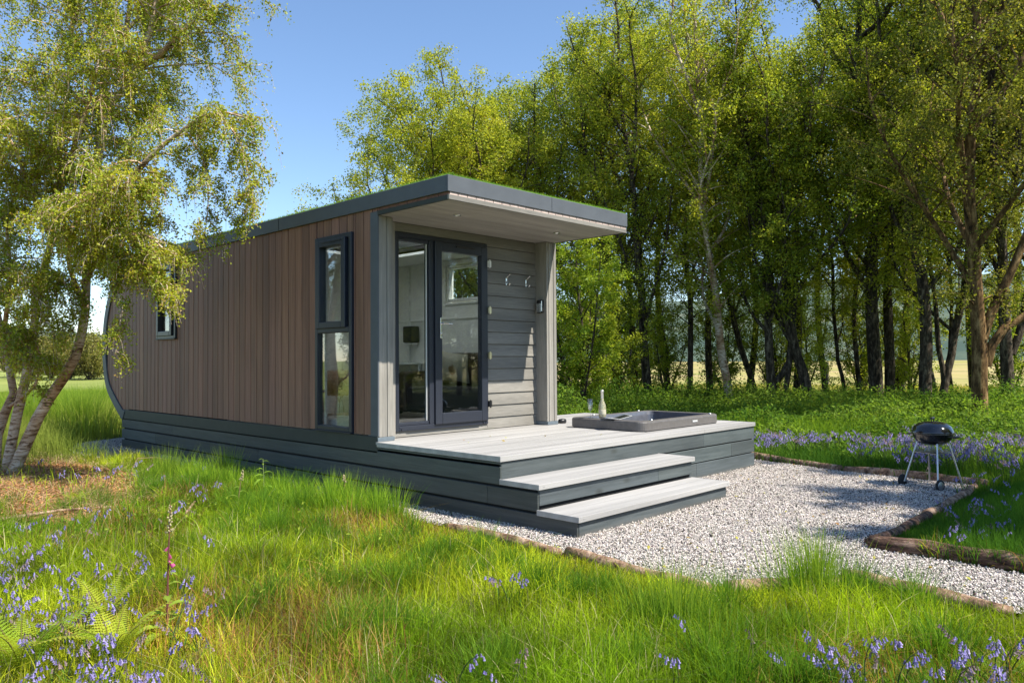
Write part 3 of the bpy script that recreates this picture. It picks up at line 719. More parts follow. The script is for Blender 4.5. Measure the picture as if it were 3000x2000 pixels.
for (yf, yb, zt, x1, rz0) in ((-2.126, DYF, .373, 2.306, .187), (-2.528, -2.126, .173, 2.262, .0)):
    b = MB(); n = 3; dpt = (yb-yf)/n
    for k in range(n):
        t = random.uniform(.95, 1.05); b.box(DXL, x1+.012, yf-.014+k*dpt, yf-.014+(k+1)*dpt-.004, zt-.026, zt, (t, t, t))
    b.box(DXL-.003, x1+.015, yf-.03, yf-.015, zt-.043, zt+.001); b.box(x1+.013, x1+.027, yf-.0145, yb-.002, zt-.043, zt+.001, (.9, .9, .9)); b.box(DXL-.016, DXL-.001, yf-.03, yb-.002, zt-.043, zt+.001)
    st = b.build('step_tread', M['decktop'], deck, .003, 2)
    b = MB(); plank_x(b, .009, x1, yf, rz0+(.0 if rz0 == 0 else .012), zt-.052, splits=(1.7,) if rz0 else ())
    b.box(x1-.02, x1-.001, yf+.021, yb-.001, .002, zt-.052, (.85, .85, .85)); b.build('riser', M['stain'], st, .003)
    b = MB(); b.box(.012, x1-.022, yf+.022, yb+.02, 0, zt-.03); b.build('step_core', M['dark'], st)
    for x in (.03, x1-.03): b = MB(); b.tube([(x, yf-.0305, zt-.02), (x, yf-.032, zt-.02)], .004, 8); b.build('screw', M['steel'], st)

# ------------------------------------------------------------------ hot tub sunk in the deck
tub = empty('hot_tub', (3.31, -.9, HD)); tag(tub, 'rectangular dark grey hot tub sunk into the deck', 'hot tub')
def rrect(hx, hy, r, n=6):
    pts = []
    for cx, cy_, a0 in ((hx-r, hy-r, 0), (-hx+r, hy-r, 90), (-hx+r, -hy+r, 180), (hx-r, -hy+r, 270)):
        for k in range(n+1):
            a = R_(a0+90*k/n); pts.append((cx+r*math.cos(a), cy_+r*math.sin(a)))
    return pts
def loft(levels, name, m, parent, cap=True):
    b = MB(); n = len(levels[0][0]); vs = []; fs = []
    for pts, z in levels: vs += [(x, y, z) for x, y in pts]
    for i in range(len(levels)-1):
        for k in range(n): fs.append((i*n+k, i*n+(k+1) % n, (i+1)*n+(k+1) % n, (i+1)*n+k))
    if cap: fs.append(tuple((len(levels)-1)*n+k for k in range(n)))
    b.add(vs, fs); return b.build(name, m, parent, smooth=False)
HX, HY = .83, .53
o = loft([(rrect(HX-.006, HY-.006, .10), .004), (rrect(HX-.006, HY-.006, .10), .010), (rrect(HX, HY, .10), .012), (rrect(HX, HY, .10), .095), (rrect(HX-.004, HY-.004, .10), .108), (rrect(HX-.016, HY-.016, .09), .116), (rrect(HX-.085, HY-.07, .07), .118), (rrect(HX-.095, HY-.08, .07), .112)], 'rim', M['tub'], tub, cap=False)
loft([(rrect(HX-.095, HY-.08, .07), .112), (rrect(HX-.105, HY-.09, .08), .07), (rrect(HX-.13, HY-.11, .09), -.1), (rrect(HX-.16, HY-.14, .1), -.42)], 'basin', M['tubin'], tub)
def m_water():
    m, ns, ls, p = mat('tub_water'); p.inputs['Base Color'].default_value = (.05, .06, .07, 1); p.inputs['Roughness'].default_value = .04
    t = N(ns, 'ShaderNodeTexNoise', i_Scale=7.0, i_Detail=2.0); ls.new(coords(ns, ls, (1, 1, 1)), t.inputs[0]); bump(ns, ls, p, t.outputs[0], .1, .02); return m
for jx, jy, r in ((-.62, -.49, .02), (.66, -.49, .02), (-.40, .49, .016), (.55, .49, .016)):
    b = MB(); b.lathe([(r*.2, .012), (r*.8, .012), (r, .003), (r, -.004)], (jx, jy, .119), 16); b.build('valve', M['steel'], tub, smooth=True)
for jx in (-.35, 0, .35):
    for jz in (-.05, -.2):
        b = MB(); b.tube([(jx, .40, jz), (jx, .425, jz)], [.03, .034], 14); b.build('jet', M['steel'], tub)
b = MB(); b.box(.18, .30, -HY-.003, -HY+.001, .045, .075, (1, 1, 1)); pl = b.build('badge', m_plain('badge_plate', (.42, .42, .42), .35, .6), tub)
b = MB()
for k in range(5): b.box(.192+k*.02, .203+k*.02, -HY-.0045, -HY-.0031, .052, .068)
b.box(.20, .29, -HY-.0047, -HY-.0032, .0595, .0615); b.build('lettering', m_plain('badge_mark', (.75, .75, .75), .4), pl)
b = MB(); b.tube([(-.25, HY-.045, .116), (-.25, HY-.045, .128), (-.21, HY-.045, .132)], [.012, .014, .01], 10); b.build('tap', M['steel'], tub)

btl = empty('wine_bottle', (2.60, -.78, HD+.119)); tag(btl, 'gold foiled sparkling wine bottle on the hot tub rim', 'bottle')
m, ns, ls, p = mat('gold_glitter_bottle')
t = N(ns, 'ShaderNodeTexNoise', i_Scale=160.0, i_Detail=3.0); ls.new(coords(ns, ls, (1, 1, 1)), t.inputs[0])
r = ramp(ns, [(.4, (.22, .2, .1)), (.6, (.62, .58, .4))]); ls.new(t.outputs[0], r.inputs[0]); ls.new(r.outputs[0], p.inputs['Base Color']); p.inputs['Roughness'].default_value = .28; p.inputs['Metallic'].default_value = .35
BX, BY = 2.60, -.78
b = MB(); b.lathe([(.02, 0), (.036, .002), (.042, .02), (.043, .12), (.038, .155), (.024, .19), (.016, .215), (.0145, .235)], n=24); b.build('body', m, btl, smooth=True)
b = MB(); b.lathe([(.0155, .225), (.0165, .232), (.0155, .30), (.0175, .303), (.0175, .318), (.014, .325), (.002, .326)], n=20); b.build('foil', m_plain('silver_foil', (.72, .7, .64), .35, .6, 120, .15, .3), btl, smooth=True)
b = MB(); b.lathe([(.0435, .04), (.0437, .041), (.0437, .10), (.0435, .101)], n=24); b.build('label_band', m_plain('bottle_label', (.5, .46, .34), .5), btl, smooth=True)
gl = empty('champagne_flute', (2.535, -.655, HD+.119)); tag(gl, 'tall clear flute glass beside the bottle on the tub rim', 'glass')
mg = m_glass('flute_glass', .22, (.97, .97, .96))
b = MB(); b.lathe([(.001, .0), (.032, .001), (.030, .004), (.004, .008)], n=20); b.build('foot', mg, gl, smooth=True)
b = MB(); b.lathe([(.0035, .007), (.003, .05), (.0045, .082)], n=10); b.build('stem', mg, gl, smooth=True)
b = MB(); b.lathe([(.0045, .082), (.02, .095), (.027, .12), (.028, .22), (.0268, .22), (.0255, .12), (.018, .098), (.003, .088)], n=24, closed=True); b.build('bowl', mg, gl, smooth=True)
nb = empty('folded_card', (2.60, -.98, HD+.12)); tag(nb, 'open dark folder with white edges lying on the hot tub rim', 'folder'); nb.rotation_euler = (0, 0, R_(-32))
for s, an in ((1, 14), (-1, 8)):
    b = MB(); b.box(0, .15*s if s > 0 else 0, -.11, .11, 0, .002) if s > 0 else b.box(-.15, 0, -.11, .11, 0, .002)
    o = b.build('cover', M['black'], nb); o.rotation_euler = (0, R_(-an*s), 0)
    b = MB(); b.box(*((.0, .151) if s > 0 else (-.151, -.0)), -.113, -.108, .0021, .006); b.box(*((.147, .151) if s > 0 else (-.151, -.147)), -.1079, .11, .0021, .006); b.build('page_edge', M['offwhite'], o)
b = MB(); b.lathe([(.03, .0), (.045, .004), (.048, .03), (.04, .05), (.01, .056)], n=20, sx=1.3); o = b.build('rounded_box', M['black'], smooth=True, loc=(2.86, .05, HD+.001))
o.name = 'small_black_box'; tag(o, 'small black rounded box behind the porch column foot', 'light')  # small dark object on the deck, built as a rounded box

# ------------------------------------------------------------------ kettle grill
gx, gy = 4.29, -3.80
gr = empty('kettle_grill', (gx, gy, 0)); tag(gr, 'black kettle barbecue on thin steel legs with two wheels', 'barbecue')
ax = np.array([-.14, -.36]); ax /= np.linalg.norm(ax); bx_ = np.array([-ax[1], ax[0]])   # axle, depth
def G(a, d, z): return (ax[0]*a+bx_[0]*d, ax[1]*a+bx_[1]*d, z)
b = MB(); b.lathe([(.03, .448), (.085, .45), (.15, .475), (.19, .515), (.207, .56), (.212, .575), (.205, .577), (.185, .52), (.14, .485), (.03, .47)], n=40, closed=True, sx=.94, sy=.94); b.build('bowl', M['enamel'], gr, smooth=True)
b = MB(); b.lathe([(.216, .572), (.217, .582), (.207, .60), (.185, .64), (.14, .672), (.08, .688), (.005, .692)], n=40, sx=.94, sy=.94); lid = b.build('lid', M['enamel'], gr, smooth=True)
b = MB(); b.tube([(-.035, 0, .69), (-.035, 0, .715), (-.03, 0, .722)], .006, 8); b.tube([(.035, 0, .69), (.035, 0, .715), (.03, 0, .722)], .006, 8); b.tube([(-.042, 0, .724), (.042, 0, .724)], .013, 10); b.build('handle', M['black'], lid)
for s in (1, -1):
    b = MB(); c0 = G(.205*s, -.045, .55); c1 = G(.205*s, .045, .55); e0 = G(.262*s, -.04, .545); e1 = G(.262*s, .04, .545)
    b.tube([c0, e0], .005, 8); b.tube([c1, e1], .005, 8); b.tube([e0, e1], .010, 10); b.build('side_handle', M['black'], gr)
FA, FD = .193, -.19
feet = {}
for (sa, sd_) in ((1, 1), (-1, 1), (1, -1), (-1, -1)):
    zt = .455 if True else 0
    top = G(.115*sa, .085*sd_*-1 if False else -.09*sd_, .47); ft = G(.193*sa, -.195*sd_, .055 if sd_ > 0 else .004)
    b = MB(); b.tube([top, ft], .0085, 10); b.build('leg', M['steel'], gr)
    if sd_ < 0:
        b = MB(); b.tube([(ft[0], ft[1], .001), (ft[0], ft[1], .03)], .012, 10); b.build('foot_cap', M['rubber'], gr)
for sa in (1, -1):
    c = np.array(G(.193*sa, -.195, .064)); d = np.array([ax[0], ax[1], 0])*sa
    b = MB(); b.tube([c+d*.012, c+d*.017, c+d*.028, c+d*.033], [.056, .064, .064, .056], 28); wo = b.build('wheel', M['rubber'], gr, smooth=False)
    b = MB(); b.tube([c+d*.0335, c+d*.036, c+d*.040], [.042, .04, .014], 24); b.tube([c+d*.040, c+d*.044], .008, 10); b.build('hub', M['steel'], wo)
b = MB(); b.tube([G(-.2, -.195, .064), G(.2, -.195, .064)], .005, 8); b.build('axle', M['steel'], gr)
b = MB()
sh = [G(.135*a, -.13*d, .375) for a, d in ((1, 1), (1, -1), (-1, -1), (-1, 1))]; vs = sh+[(p[0]*.96, p[1]*.96, .385) for p in sh]; vs += [(x, y, z-.008) for x, y, z in sh]
b.prism([(p[0], p[1]) for p in sh], 2, .368, .372); b.lathe([(.10, .004), (.15, .008), (.155, .012), (.152, .014), (.10, .008)], (0, 0, .372), 28); b.build('ash_tray', M['steel'], gr)
b = MB()
for k in range(3):
    a = 2*math.pi*k/3+.4; b.tube([(.03*math.cos(a), .03*math.sin(a), .45), (.1*math.cos(a), .1*math.sin(a), .385)], .004, 6)
b.build('strut', M['steel'], gr)

# ------------------------------------------------------------------ log edging
def log(p0, p1, r, m, label, seg=18, sag=.0, group='logs edging the gravel'):
    p0 = np.array(p0, float); p1 = np.array(p1, float); L = np.linalg.norm(p1-p0); t = (p1-p0)/L; side = np.array([-t[1], t[0], 0]); up = np.array([0, 0, 1.])
    n = 14; V = []; F = []; ph = random.uniform(0, 9)
    seg = max(6, int(L/.09))
    for i in range(seg+1):
        u = i/seg; c = p0+(p1-p0)*u+side*(.014*math.sin(u*L*2.2+ph)+.008*math.sin(u*L*6+ph))+up*(.006*math.sin(u*L*3+ph))
        rr = r*(1+.09*math.sin(u*L*4+ph)+.06*math.sin(u*L*11+2*ph)-.12*u)
        if i in (0, seg): rr *= .93
        for k in range(n):
            a = 2*math.pi*k/n; q = rr*(1+random.uniform(-.07, .07)); V.append(c+side*q*math.cos(a)+up*q*math.sin(a))
    for i in range(seg):
        for k in range(n): F.append((i*n+k, i*n+(k+1) % n, (i+1)*n+(k+1) % n, (i+1)*n+k))
    F += [tuple(range(n))[::-1], tuple(seg*n+k for k in range(n))]
    b = MB(); b.add([tuple(v-p0) for v in V], F); o = b.build('edging_log', m, smooth=True, loc=tuple(p0)); tag(o, label, 'log', group); return o
log((-.43, -1.52, .024), (-.50, -2.75, .02), .046, M['log'], 'brown edging log beside the step corner half hidden in grass')
log((-.47, -2.80, .022), (-.50, -3.95, .02), .048, M['log'], 'gnarled bark edging log in the middle of the front gravel edge')
log((-.46, -4.02, .02), (.16, -4.42, .02), .045, M['log'], 'short edging log buried in grass at the bend of the front edge')
log((.20, -4.42, .028), (.17, -5.3, .026), .05, M['log'], 'pale sunlit edging log along the near side of the path')
log((.18, -5.36, .028), (.2, -7.4, .026), .05, M['log'], 'pale edging log at the lower right corner of the photo')
log((1.19, -4.24, .045), (1.14, -7.3, .05), .064, M['logdark'], 'thick dark wet log along the far side of the path')
log((1.24, -4.235, .022), (2.6, -4.20, .02), .045, M['logdark'], 'dark mossy log running back from the path corner')
log((2.66, -4.19, .02), (4.5, -4.15, .02), .042, M['log'], 'grassy log between the shaded patch and the barbecue')
log((5.22, -1.15, .04), (4.80, -2.66, .04), .052, M['log'], 'brown log edging the bluebells right of the deck corner')
log((4.78, -2.72, .04), (4.66, -4.2, .04), .055, M['log'], 'brown log lying behind the barbecue wheels')

# ------------------------------------------------------------------ vegetation builders
def tubes_np(P, Rr, sides):
    """P (T,K,3) Rr (T,K)"""
    T, K, _ = P.shape
    tan = np.empty_like(P); tan[:, 1:-1] = P[:, 2:]-P[:, :-2]; tan[:, 0] = P[:, 1]-P[:, 0]; tan[:, -1] = P[:, -1]-P[:, -2]
    tan /= np.linalg.norm(tan, axis=-1, keepdims=True)+1e-9
    ref = np.tile(np.array([.31, .95, .05]), (T, 1)); ref[np.abs((tan[:, 0]*ref).sum(-1)) > .85] = (1, 0, .1)
    a = ref[:, None]-tan*(tan*ref[:, None]).sum(-1, keepdims=True); a /= np.linalg.norm(a, axis=-1, keepdims=True)+1e-9
    b = np.cross(tan, a); an = np.arange(sides)*2*math.pi/sides
    V = P[:, :, None]+Rr[:, :, None, None]*(a[:, :, None]*np.cos(an)[None, None, :, None]+b[:, :, None]*np.sin(an)[None, None, :, None])
    idx = np.arange(T*K*sides).reshape(T, K, sides)
    F = np.stack([idx[:, :-1], np.roll(idx, -1, 2)[:, :-1], np.roll(idx, -1, 2)[:, 1:], idx[:, 1:]], -1).reshape(-1, 4)
    return V.reshape(-1, 3), F
def resample(P, n):
    P = np.asarray(P, float); P = np.array(catmull(P, 4)) if len(P) > 2 else P
    d = np.r_[0, np.cumsum(np.linalg.norm(np.diff(P[:, :3], axis=0), axis=1))]; t = np.linspace(0, d[-1], n)
    return np.stack([np.interp(t, d, P[:, k]) for k in range(P.shape[1])], -1)
def leaves_np(P, size, C, g, up=.5, asp=.62):
    n = len(P); nrm = g.normal(0, 1, (n, 3)); nrm[:, 2] += up; nrm /= np.linalg.norm(nrm, axis=1, keepdims=True)
    t = np.cross(nrm, g.normal(0, 1, (n, 3))); t /= np.linalg.norm(t, axis=1, keepdims=True)+1e-9; s = np.cross(nrm, t)
    L = (size*g.uniform(.65, 1.25, n))[:, None]
    V = np.stack([P-t*L*.5, P+s*L*asp*.5+nrm*L*.12-t*L*.05, P+t*L*.5, P-s*L*asp*.5+nrm*L*.12-t*L*.05], 1).reshape(-1, 3)
    F = np.arange(n*4).reshape(n, 4); return V, F, np.repeat(C, 4, 0)
def norm(v): return v/(np.linalg.norm(v, axis=-1, keepdims=True)+1e-9)

def make_tree(name, label, cat, group, limbs, nleaf, lsize, cols, barkm, leafm, seed, droop=.5, twig_len=.7, sub_r=.018, show_twigs=False, prof=None, up=.35, clumpy=.0, orange=0., nt_=9, jit=.9):
    """limbs: list of (pts Nx4 [x,y,z,r], t0, t1, nsub, sublen)"""
    g = np.random.default_rng(seed); base = np.array(limbs[0][0][0][:3])
    V = []; F = []; nv = 0; subs = []
    for pts, t0, t1, ns_, sl in limbs:
        P = resample(pts, 26); v, f = tubes_np(P[None, :, :3], P[None, :, 3], 9); V.append(v); F.append(f+nv); nv += len(v)
        if ns_ <= 0: continue
        t = t0+(t1-t0)*(np.arange(ns_)+g.uniform(0, 1, ns_))/ns_
        i = t*25; i0 = np.clip(i.astype(int), 0, 24); fr = (i-i0)[:, None]
        o = P[i0, :3]*(1-fr)+P[i0+1, :3]*fr; tan = norm(P[i0+1, :3]-P[i0, :3]); r0 = P[i0, 3]*.5
        az = np.arange(ns_)*2.4+g.uniform(0, .8, ns_)
        rad = np.stack([np.cos(az), np.sin(az), np.zeros(ns_)], -1)
        d = norm(rad+tan*.45+np.array([0, 0, up])+g.normal(0, .15, (ns_, 3)))
        u = (t-t0)/(t1-t0+1e-9)
        pf = prof(u) if prof is not None else (.55+.45*np.sin(np.pi*np.clip(u*.9+.1, 0, 1)))
        subs.append((o, d, sl*pf*g.uniform(.6, 1.2, ns_), np.minimum(r0, sub_r*1.6)))
    O = np.concatenate([s[0] for s in subs]); D = np.concatenate([s[1] for s in subs]); L = np.concatenate([s[2] for s in subs]); Rr = np.concatenate([s[3] for s in subs])
    S = len(O); K = 6; ts = np.linspace(0, 1, K)
    bendv = g.normal(0, .22, (S, 3)); bendv[:, 2] -= droop*.45
    PS = O[:, None]+D[:, None]*(L[:, None]*ts)[..., None]+bendv[:, None]*(L[:, None]*ts**2)[..., None]
    RS = np.maximum(Rr, .006)[:, None]*(1-.8*ts)[None]
    v, f = tubes_np(PS, RS, 5); V.append(v); F.append(f+nv); nv += len(v)
    NT = nt_; T = S*NT; si = np.repeat(np.arange(S), NT); tt = g.uniform(.18, 1, T)**.8
    i = tt*(K-1); i0 = np.clip(i.astype(int), 0, K-2); fr = (i-i0)[:, None]
    o = PS[si, i0]*(1-fr)+PS[si, i0+1]*fr
    d = norm(norm(PS[si, i0+1]-PS[si, i0])*.7+g.normal(0, .75, (T, 3)))
    tl = twig_len*g.uniform(.45, 1.25, T)*np.clip(L[si]/1.2, .32, 1.3)
    tk = np.linspace(0, 1, 5)
    PT = o[:, None]+d[:, None]*(tl[:, None]*(tk-.35*tk**2))[..., None]
    PT[:, :, 2] -= droop*tl[:, None]*tk**2*.9
    if show_twigs:
        v, f = tubes_np(PT, np.full((T, 5), .0026)*(1-.6*tk)[None], 3); V.append(v); F.append(f+nv); nv += len(v)
    wgt = tl*(g.uniform(.15, 1, T) if clumpy else 1); wgt = wgt*g.choice([.25, 1.], T, p=[clumpy*.5, 1-clumpy*.5]) if clumpy else wgt
    ti = g.choice(T, nleaf, p=wgt/wgt.sum()); u = g.uniform(.05, 1, nleaf)*4; u0 = np.clip(u.astype(int), 0, 3); fr = (u-u0)[:, None]
    LP = PT[ti, u0]*(1-fr)+PT[ti, u0+1]*fr+g.normal(0, lsize*jit, (nleaf, 3))
    tw = g.uniform(0, 1, T)[ti]; ssub = g.uniform(0, 1, S)[si][ti]
    k = np.clip(.45*tw+.3*ssub+.35*g.random(nleaf)-.05, 0, 1)
    C = mixc(cols[0], cols[1], k)*g.uniform(.6, 1.3, (nleaf, 1))
    if orange: 
        q = g.random(nleaf) < orange; C[q] = np.array((.30, .20, .06))*g.uniform(.7, 1.2, (q.sum(), 1))
    root = empty(name, tuple(base))
    tag(root, label, cat, group)
    me = np_mesh('trunk', np.concatenate(V)-base, [np.concatenate(F)]); link('trunk', me, barkm, root, smooth=True)
    lv, lf, lc = leaves_np(LP-base, lsize, C, g); link('crown', np_mesh('crown', lv, [lf], lc), leafm, root)
    return root

def at(u, v, depth):
    """a point seen at photo pixel (u, v) at the given distance: used to place limbs in the round"""
    return CAM+(_f+_r*(u-1500)/FPX-_u*(v-1000)/FPX)*depth
def PX(lst, r0, r1, dz=0.):
    n = len(lst); return [(*at(u, v, d), r0+(r1-r0)*i/(n-1)) for i, (u, v, d) in enumerate(lst)]

YG, GG = (.54, .52, .055), (.13, .21, .028)
# --- the multi-stemmed birch on the left
A = PX([(20, 1425, 8.9), (76, 1300, 8.9), (125, 1195, 8.85), (170, 1130, 8.8), (213, 1062, 8.8), (235, 1000, 8.8), (250, 900, 8.8), (254, 800, 8.75), (262, 700, 8.7), (285, 500, 8.6), (315, 330, 8.6), (366, 260, 8.6), (402, 190, 8.5), (440, 90, 8.5), (470, -80, 8.5), (500, -350, 8.5)], .070, .016)
A2 = PX([(402, 196, 8.55), (460, 168, 8.5), (545, 80, 8.4), (610, 10, 8.35), (690, -120, 8.3)], .04, .012)
A3 = PX([(272, 600, 8.65), (290, 420, 8.9), (303, 250, 9.1), (312, 170, 9.1), (375, 85, 9.1), (455, 0, 9.1), (540, -150, 9.1)], .05, .012)
A4 = PX([(370, 90, 9.1), (380, 0, 9.2), (385, -200, 9.2)], .03, .01)
A5 = PX([(262, 700, 8.7), (330, 600, 8.4), (430, 470, 8.2), (540, 378, 8.1), (640, 330, 8.0), (715, 345, 7.9)], .04, .008)
A6 = PX([(254, 820, 8.75), (300, 740, 8.3), (360, 690, 8.0), (430, 690, 7.8), (490, 740, 7.7)], .028, .006)
A7 = PX([(250, 900, 8.8), (200, 760, 8.3), (240, 640, 7.9), (320, 560, 7.6), (420, 520, 7.5)], .03, .006)
Bt = PX([(8, 1430, 9.0), (50, 1215, 9.0), (73, 1120, 9.0), (88, 1045, 9.0), (100, 950, 9.0), (115, 850, 9.0), (130, 775, 9.0), (153, 700, 9.0), (165, 600, 9.0), (175, 450, 9.0), (195, 300, 9.0), (210, 100, 9.0), (230, -150, 9.0), (240, -350, 9)], .058, .015)
B2 = PX([(153, 700, 9.0), (90, 560, 8.6), (40, 430, 8.3), (-40, 300, 8.2)], .035, .008)
B3 = PX([(165, 600, 9.0), (220, 420, 8.4), (270, 260, 8.1), (300, 100, 8.0)], .035, .008)
Ct = PX([(-20, 1420, 9.1), (-5, 1250, 9.2), (28, 1190, 9.2), (40, 1150, 9.3), (10, 1000, 9.4), (-30, 800, 9.4), (-60, 500, 9.4), (-80, 100, 9.4), (-80, -300, 9.4)], .062, .018)
C2 = PX([(8, 1000, 9.4), (30, 800, 8.9), (20, 650, 8.6), (60, 520, 8.4)], .03, .006)
C3 = PX([(28, 1190, 9.2), (70, 1160, 8.9), (110, 1110, 8.6), (112, 1020, 8.5), (70, 960, 8.4)], .022, .005)
A8 = PX([(300, 745, 8.35), (380, 755, 7.9), (450, 790, 7.7), (490, 840, 7.65), (480, 890, 7.6)], .016, .004)
A9 = PX([(300, 760, 8.3), (345, 850, 7.9), (352, 950, 7.75), (335, 1050, 7.7)], .014, .004)
A10 = PX([(640, 330, 8.0), (705, 420, 7.9), (730, 520, 7.9), (722, 630, 7.9)], .012, .003)
A11 = PX([(540, 378, 8.1), (595, 470, 8.0), (610, 580, 8.0), (600, 690, 8.0)], .012, .003)
A12 = PX([(254, 700, 8.7), (320, 660, 8.4), (400, 620, 8.2), (470, 640, 8.1)], .02, .004)
L1 = PX([(-40, 740, 8.7), (40, 800, 8.4), (105, 870, 8.3), (140, 960, 8.2)], .014, .004)
L2 = PX([(-40, 930, 8.6), (40, 980, 8.4), (105, 1060, 8.3)], .012, .004)
L3 = PX([(130, 775, 8.9), (185, 820, 8.6), (215, 900, 8.5)], .012, .004)
LB = [(L1, .1, 1, 22, .34), (L2, .1, 1, 16, .28), (L3, .1, 1, 12, .26), (A8, .1, 1, 22, .17), (A9, .2, 1, 6, .13), (A10, .1, 1, 12, .22), (A11, .1, 1, 12, .24), (A12, .2, 1, 12, .3), (A, .58, .98, 34, 1.05), (A2, .1, 1, 18, .7), (A3, .25, 1, 26, .8), (A4, .2, 1, 12, .7), (A5, .15, 1, 24, .55), (A6, .15, 1, 30, .42), (A7, .3, 1, 40, .55),
       (Bt, .48, .98, 60, 1.0), (B2, .15, 1, 34, .7), (B3, .2, 1, 30, .75), (Ct, .36, .98, 54, 1.0), (C2, .2, 1, 26, .5), (C3, .45, 1, 5, .25)]
lim = LB[8:]+LB[:8]
make_tree('birch_tree', 'multi-stemmed white barked birch with drooping yellow green leaves left of the cabin', 'tree', None, lim, 230000, .031,
          ((.50, .46, .05), (.20, .30, .04)), M['birch'], M['leaf_b'], 11, droop=.85, twig_len=.6, sub_r=.011, show_twigs=True, up=.1, clumpy=.7, orange=.12, nt_=12, jit=1.0)

# --- the wood on the right
K8 = .80
def wood_tree(px, H, rb, lab, seed, nl=17000, cr=1.5, k=K8, zc=2.1, cols=(YG, GG), bark='bark', ls=.066, forks=(), name='birch_tree', lean_top=(0, 0), group='trees of the wood right of the cabin'):
    """px: (u, v) photo pixels of the trunk from the foot up; the foot fixes the distance"""
    u0, v0 = px[0]; d = _f+_r*(u0-1500)/FPX-_u*(v0-1000)/FPX; dep = -CAM[2]/d[2]*k
    pts = [at(u, v, dep) for u, v in px]; pts[0][2] = -.05 if pts[0][2] > -.05 else pts[0][2]
    b0 = pts[0].copy(); foot = b0.copy(); foot[2] = -.1
    top = pts[-1]; d_ = top-pts[-2]; d_ = d_/np.linalg.norm(d_)
    g = np.random.default_rng(seed+500)
    while pts[-1][2] < H:
        d_ = norm(d_+np.array([g.normal(0, .13)+lean_top[0], g.normal(0, .13)+lean_top[1], .35])); pts.append(pts[-1]+d_*1.1)
    pts = [foot]+pts; n = len(pts)
    z = np.array([p[2] for p in pts]); rb *= .72
    P = [(*p, rb*(1-.9*max(0, p[2])/H)+.01+(.35*rb if i == 0 else 0)) for i, p in enumerate(pts)]
    t0 = float(np.clip((zc-z[0])/(z[-1]-z[0]), .05, .9)); L = [(P, t0, 1, int(42*(H-zc)/8), cr*1.0)]
    PA = np.array(P); a0 = g.uniform(0, 6.28)
    NL = 8 if rb > .07 else 4
    for q in range(NL):
        zs = H*(.16+.58*(q+g.uniform(0, .6))/NL); j = int(np.argmin(abs(PA[:, 2]-zs))); o_ = PA[j, :3]; a = a0+q*2.4; ou = np.array([math.cos(a), math.sin(a), 0]); R1 = cr*g.uniform(.8, 1.25); up_ = min(H*g.uniform(.86, 1.02)-o_[2], g.uniform(3.2, 5.2))
        Q = [(*(o_+ou*R1*f_+np.array([0, 0, up_*z_])+g.normal(0, .12, 3)*(z_ > 0)), rb*.36*(1-.85*z_)+.008) for f_, z_ in ((0, 0), (.34, .22), (.62, .5), (.85, .78), (1., 1.))]
        L.append((Q, .2, .95, 16, cr*.72))
    for fk in forks:
        Q = [at(u, v, dep) for u, v in fk]; d_ = norm(Q[-1]-Q[-2])
        while Q[-1][2] < H*.85: d_ = norm(d_+np.array([g.normal(0, .12), g.normal(0, .12), .3])); Q.append(Q[-1]+d_*1.1)
        m_ = len(Q); L.append(([(*q, rb*.6*(1-i/m_)+.012) for i, q in enumerate(Q)], .15 if Q[0][2] > zc else   .4, 1, 34, cr*.9))
    return make_tree(name, lab, 'tree', group, L, int(nl*1.8), ls, cols, M[bark], M['leaf_w'], seed, droop=.45, twig_len=.72, sub_r=.014, clumpy=.62, nt_=12, jit=1.15, up=.6, orange=.02,
                     prof=lambda u: .62+.5*np.sin(np.pi*np.clip(u, 0, 1))**.8-.52*u**3)
def z7(a, b): return (1600+a*.5952, 500+b*.5952)
def T(*q): return [z7(*p) for p in q]
DK = ((.44, .46, .048), (.095, .175, .024)); BR = ((.58, .57, .07), (.20, .30, .035))
wood_tree([(1418, 1165), (1420, 900), (1400, 700)], 9.3, .13, 'slender tree crowning above the cabin roof, nearest the open sky', 21, 36000, 2.2)
wood_tree([(1230, 1165), (1235, 900), (1240, 700)], 8.6, .11, 'leafy tree rising behind the middle of the cabin roof', 22, 32000, 2.1)
wood_tree([(1105, 1140), (1105, 900), (1110, 700)], 7.8, .10, 'smallest distant tree peeping over the roof at the left end of the wood', 23, 8000, 1.3, k=.85)
wood_tree([(1520, 1160), (1525, 900), (1515, 600)], 9.0, .13, 'leafy tree directly behind the porch roof corner', 24, 24000, 1.9)
wood_tree(T((340, 1110), (352, 960), (350, 830), (330, 600)), 10.4, .20, 'dark forked tree behind the bottle on the hot tub', 25, 19000, 1.7, forks=[T((345, 1000), (300, 960), (240, 840))], cols=DK)
wood_tree(T((505, 1120), (492, 980), (480, 860), (470, 600)), 11.6, .17, 'dark trunked tree second from the leafy sapling', 26, 19000, 1.6)
wood_tree(T((705, 1110), (710, 960), (710, 650), (690, 450)), 12.3, .11, 'thin straight tree above the far end of the hot tub', 27, 17000, 1.5)
wood_tree(T((912, 1130), (890, 1030), (870, 950), (850, 780), (835, 600), (800, 400)), 12.6, .145, 'whitish birch leaning left above the deck corner', 28, 19000, 1.55, bark='birch')
wood_tree(T((1045, 1090), (1000, 990), (960, 880), (920, 720), (885, 580)), 11.6, .12, 'thin dark trunk leaning strongly left behind the pale birch', 29, 17000, 1.5, k=.76)
wood_tree(T((1120, 1130), (1105, 1000), (1095, 800), (1090, 450), (1060, 300)), 10.0, .16, 'straight dark tree with a side shoot at its foot', 30, 19000, 1.6, cols=DK, forks=[T((1130, 1040), (1190, 960), (1200, 880), (1215, 700))])
wood_tree(T((1172, 1130), (1185, 1040), (1197, 960), (1205, 860)), 8.6, .09, 'slim pale stem between two dark leaning trunks', 31, 10000, 1.3)
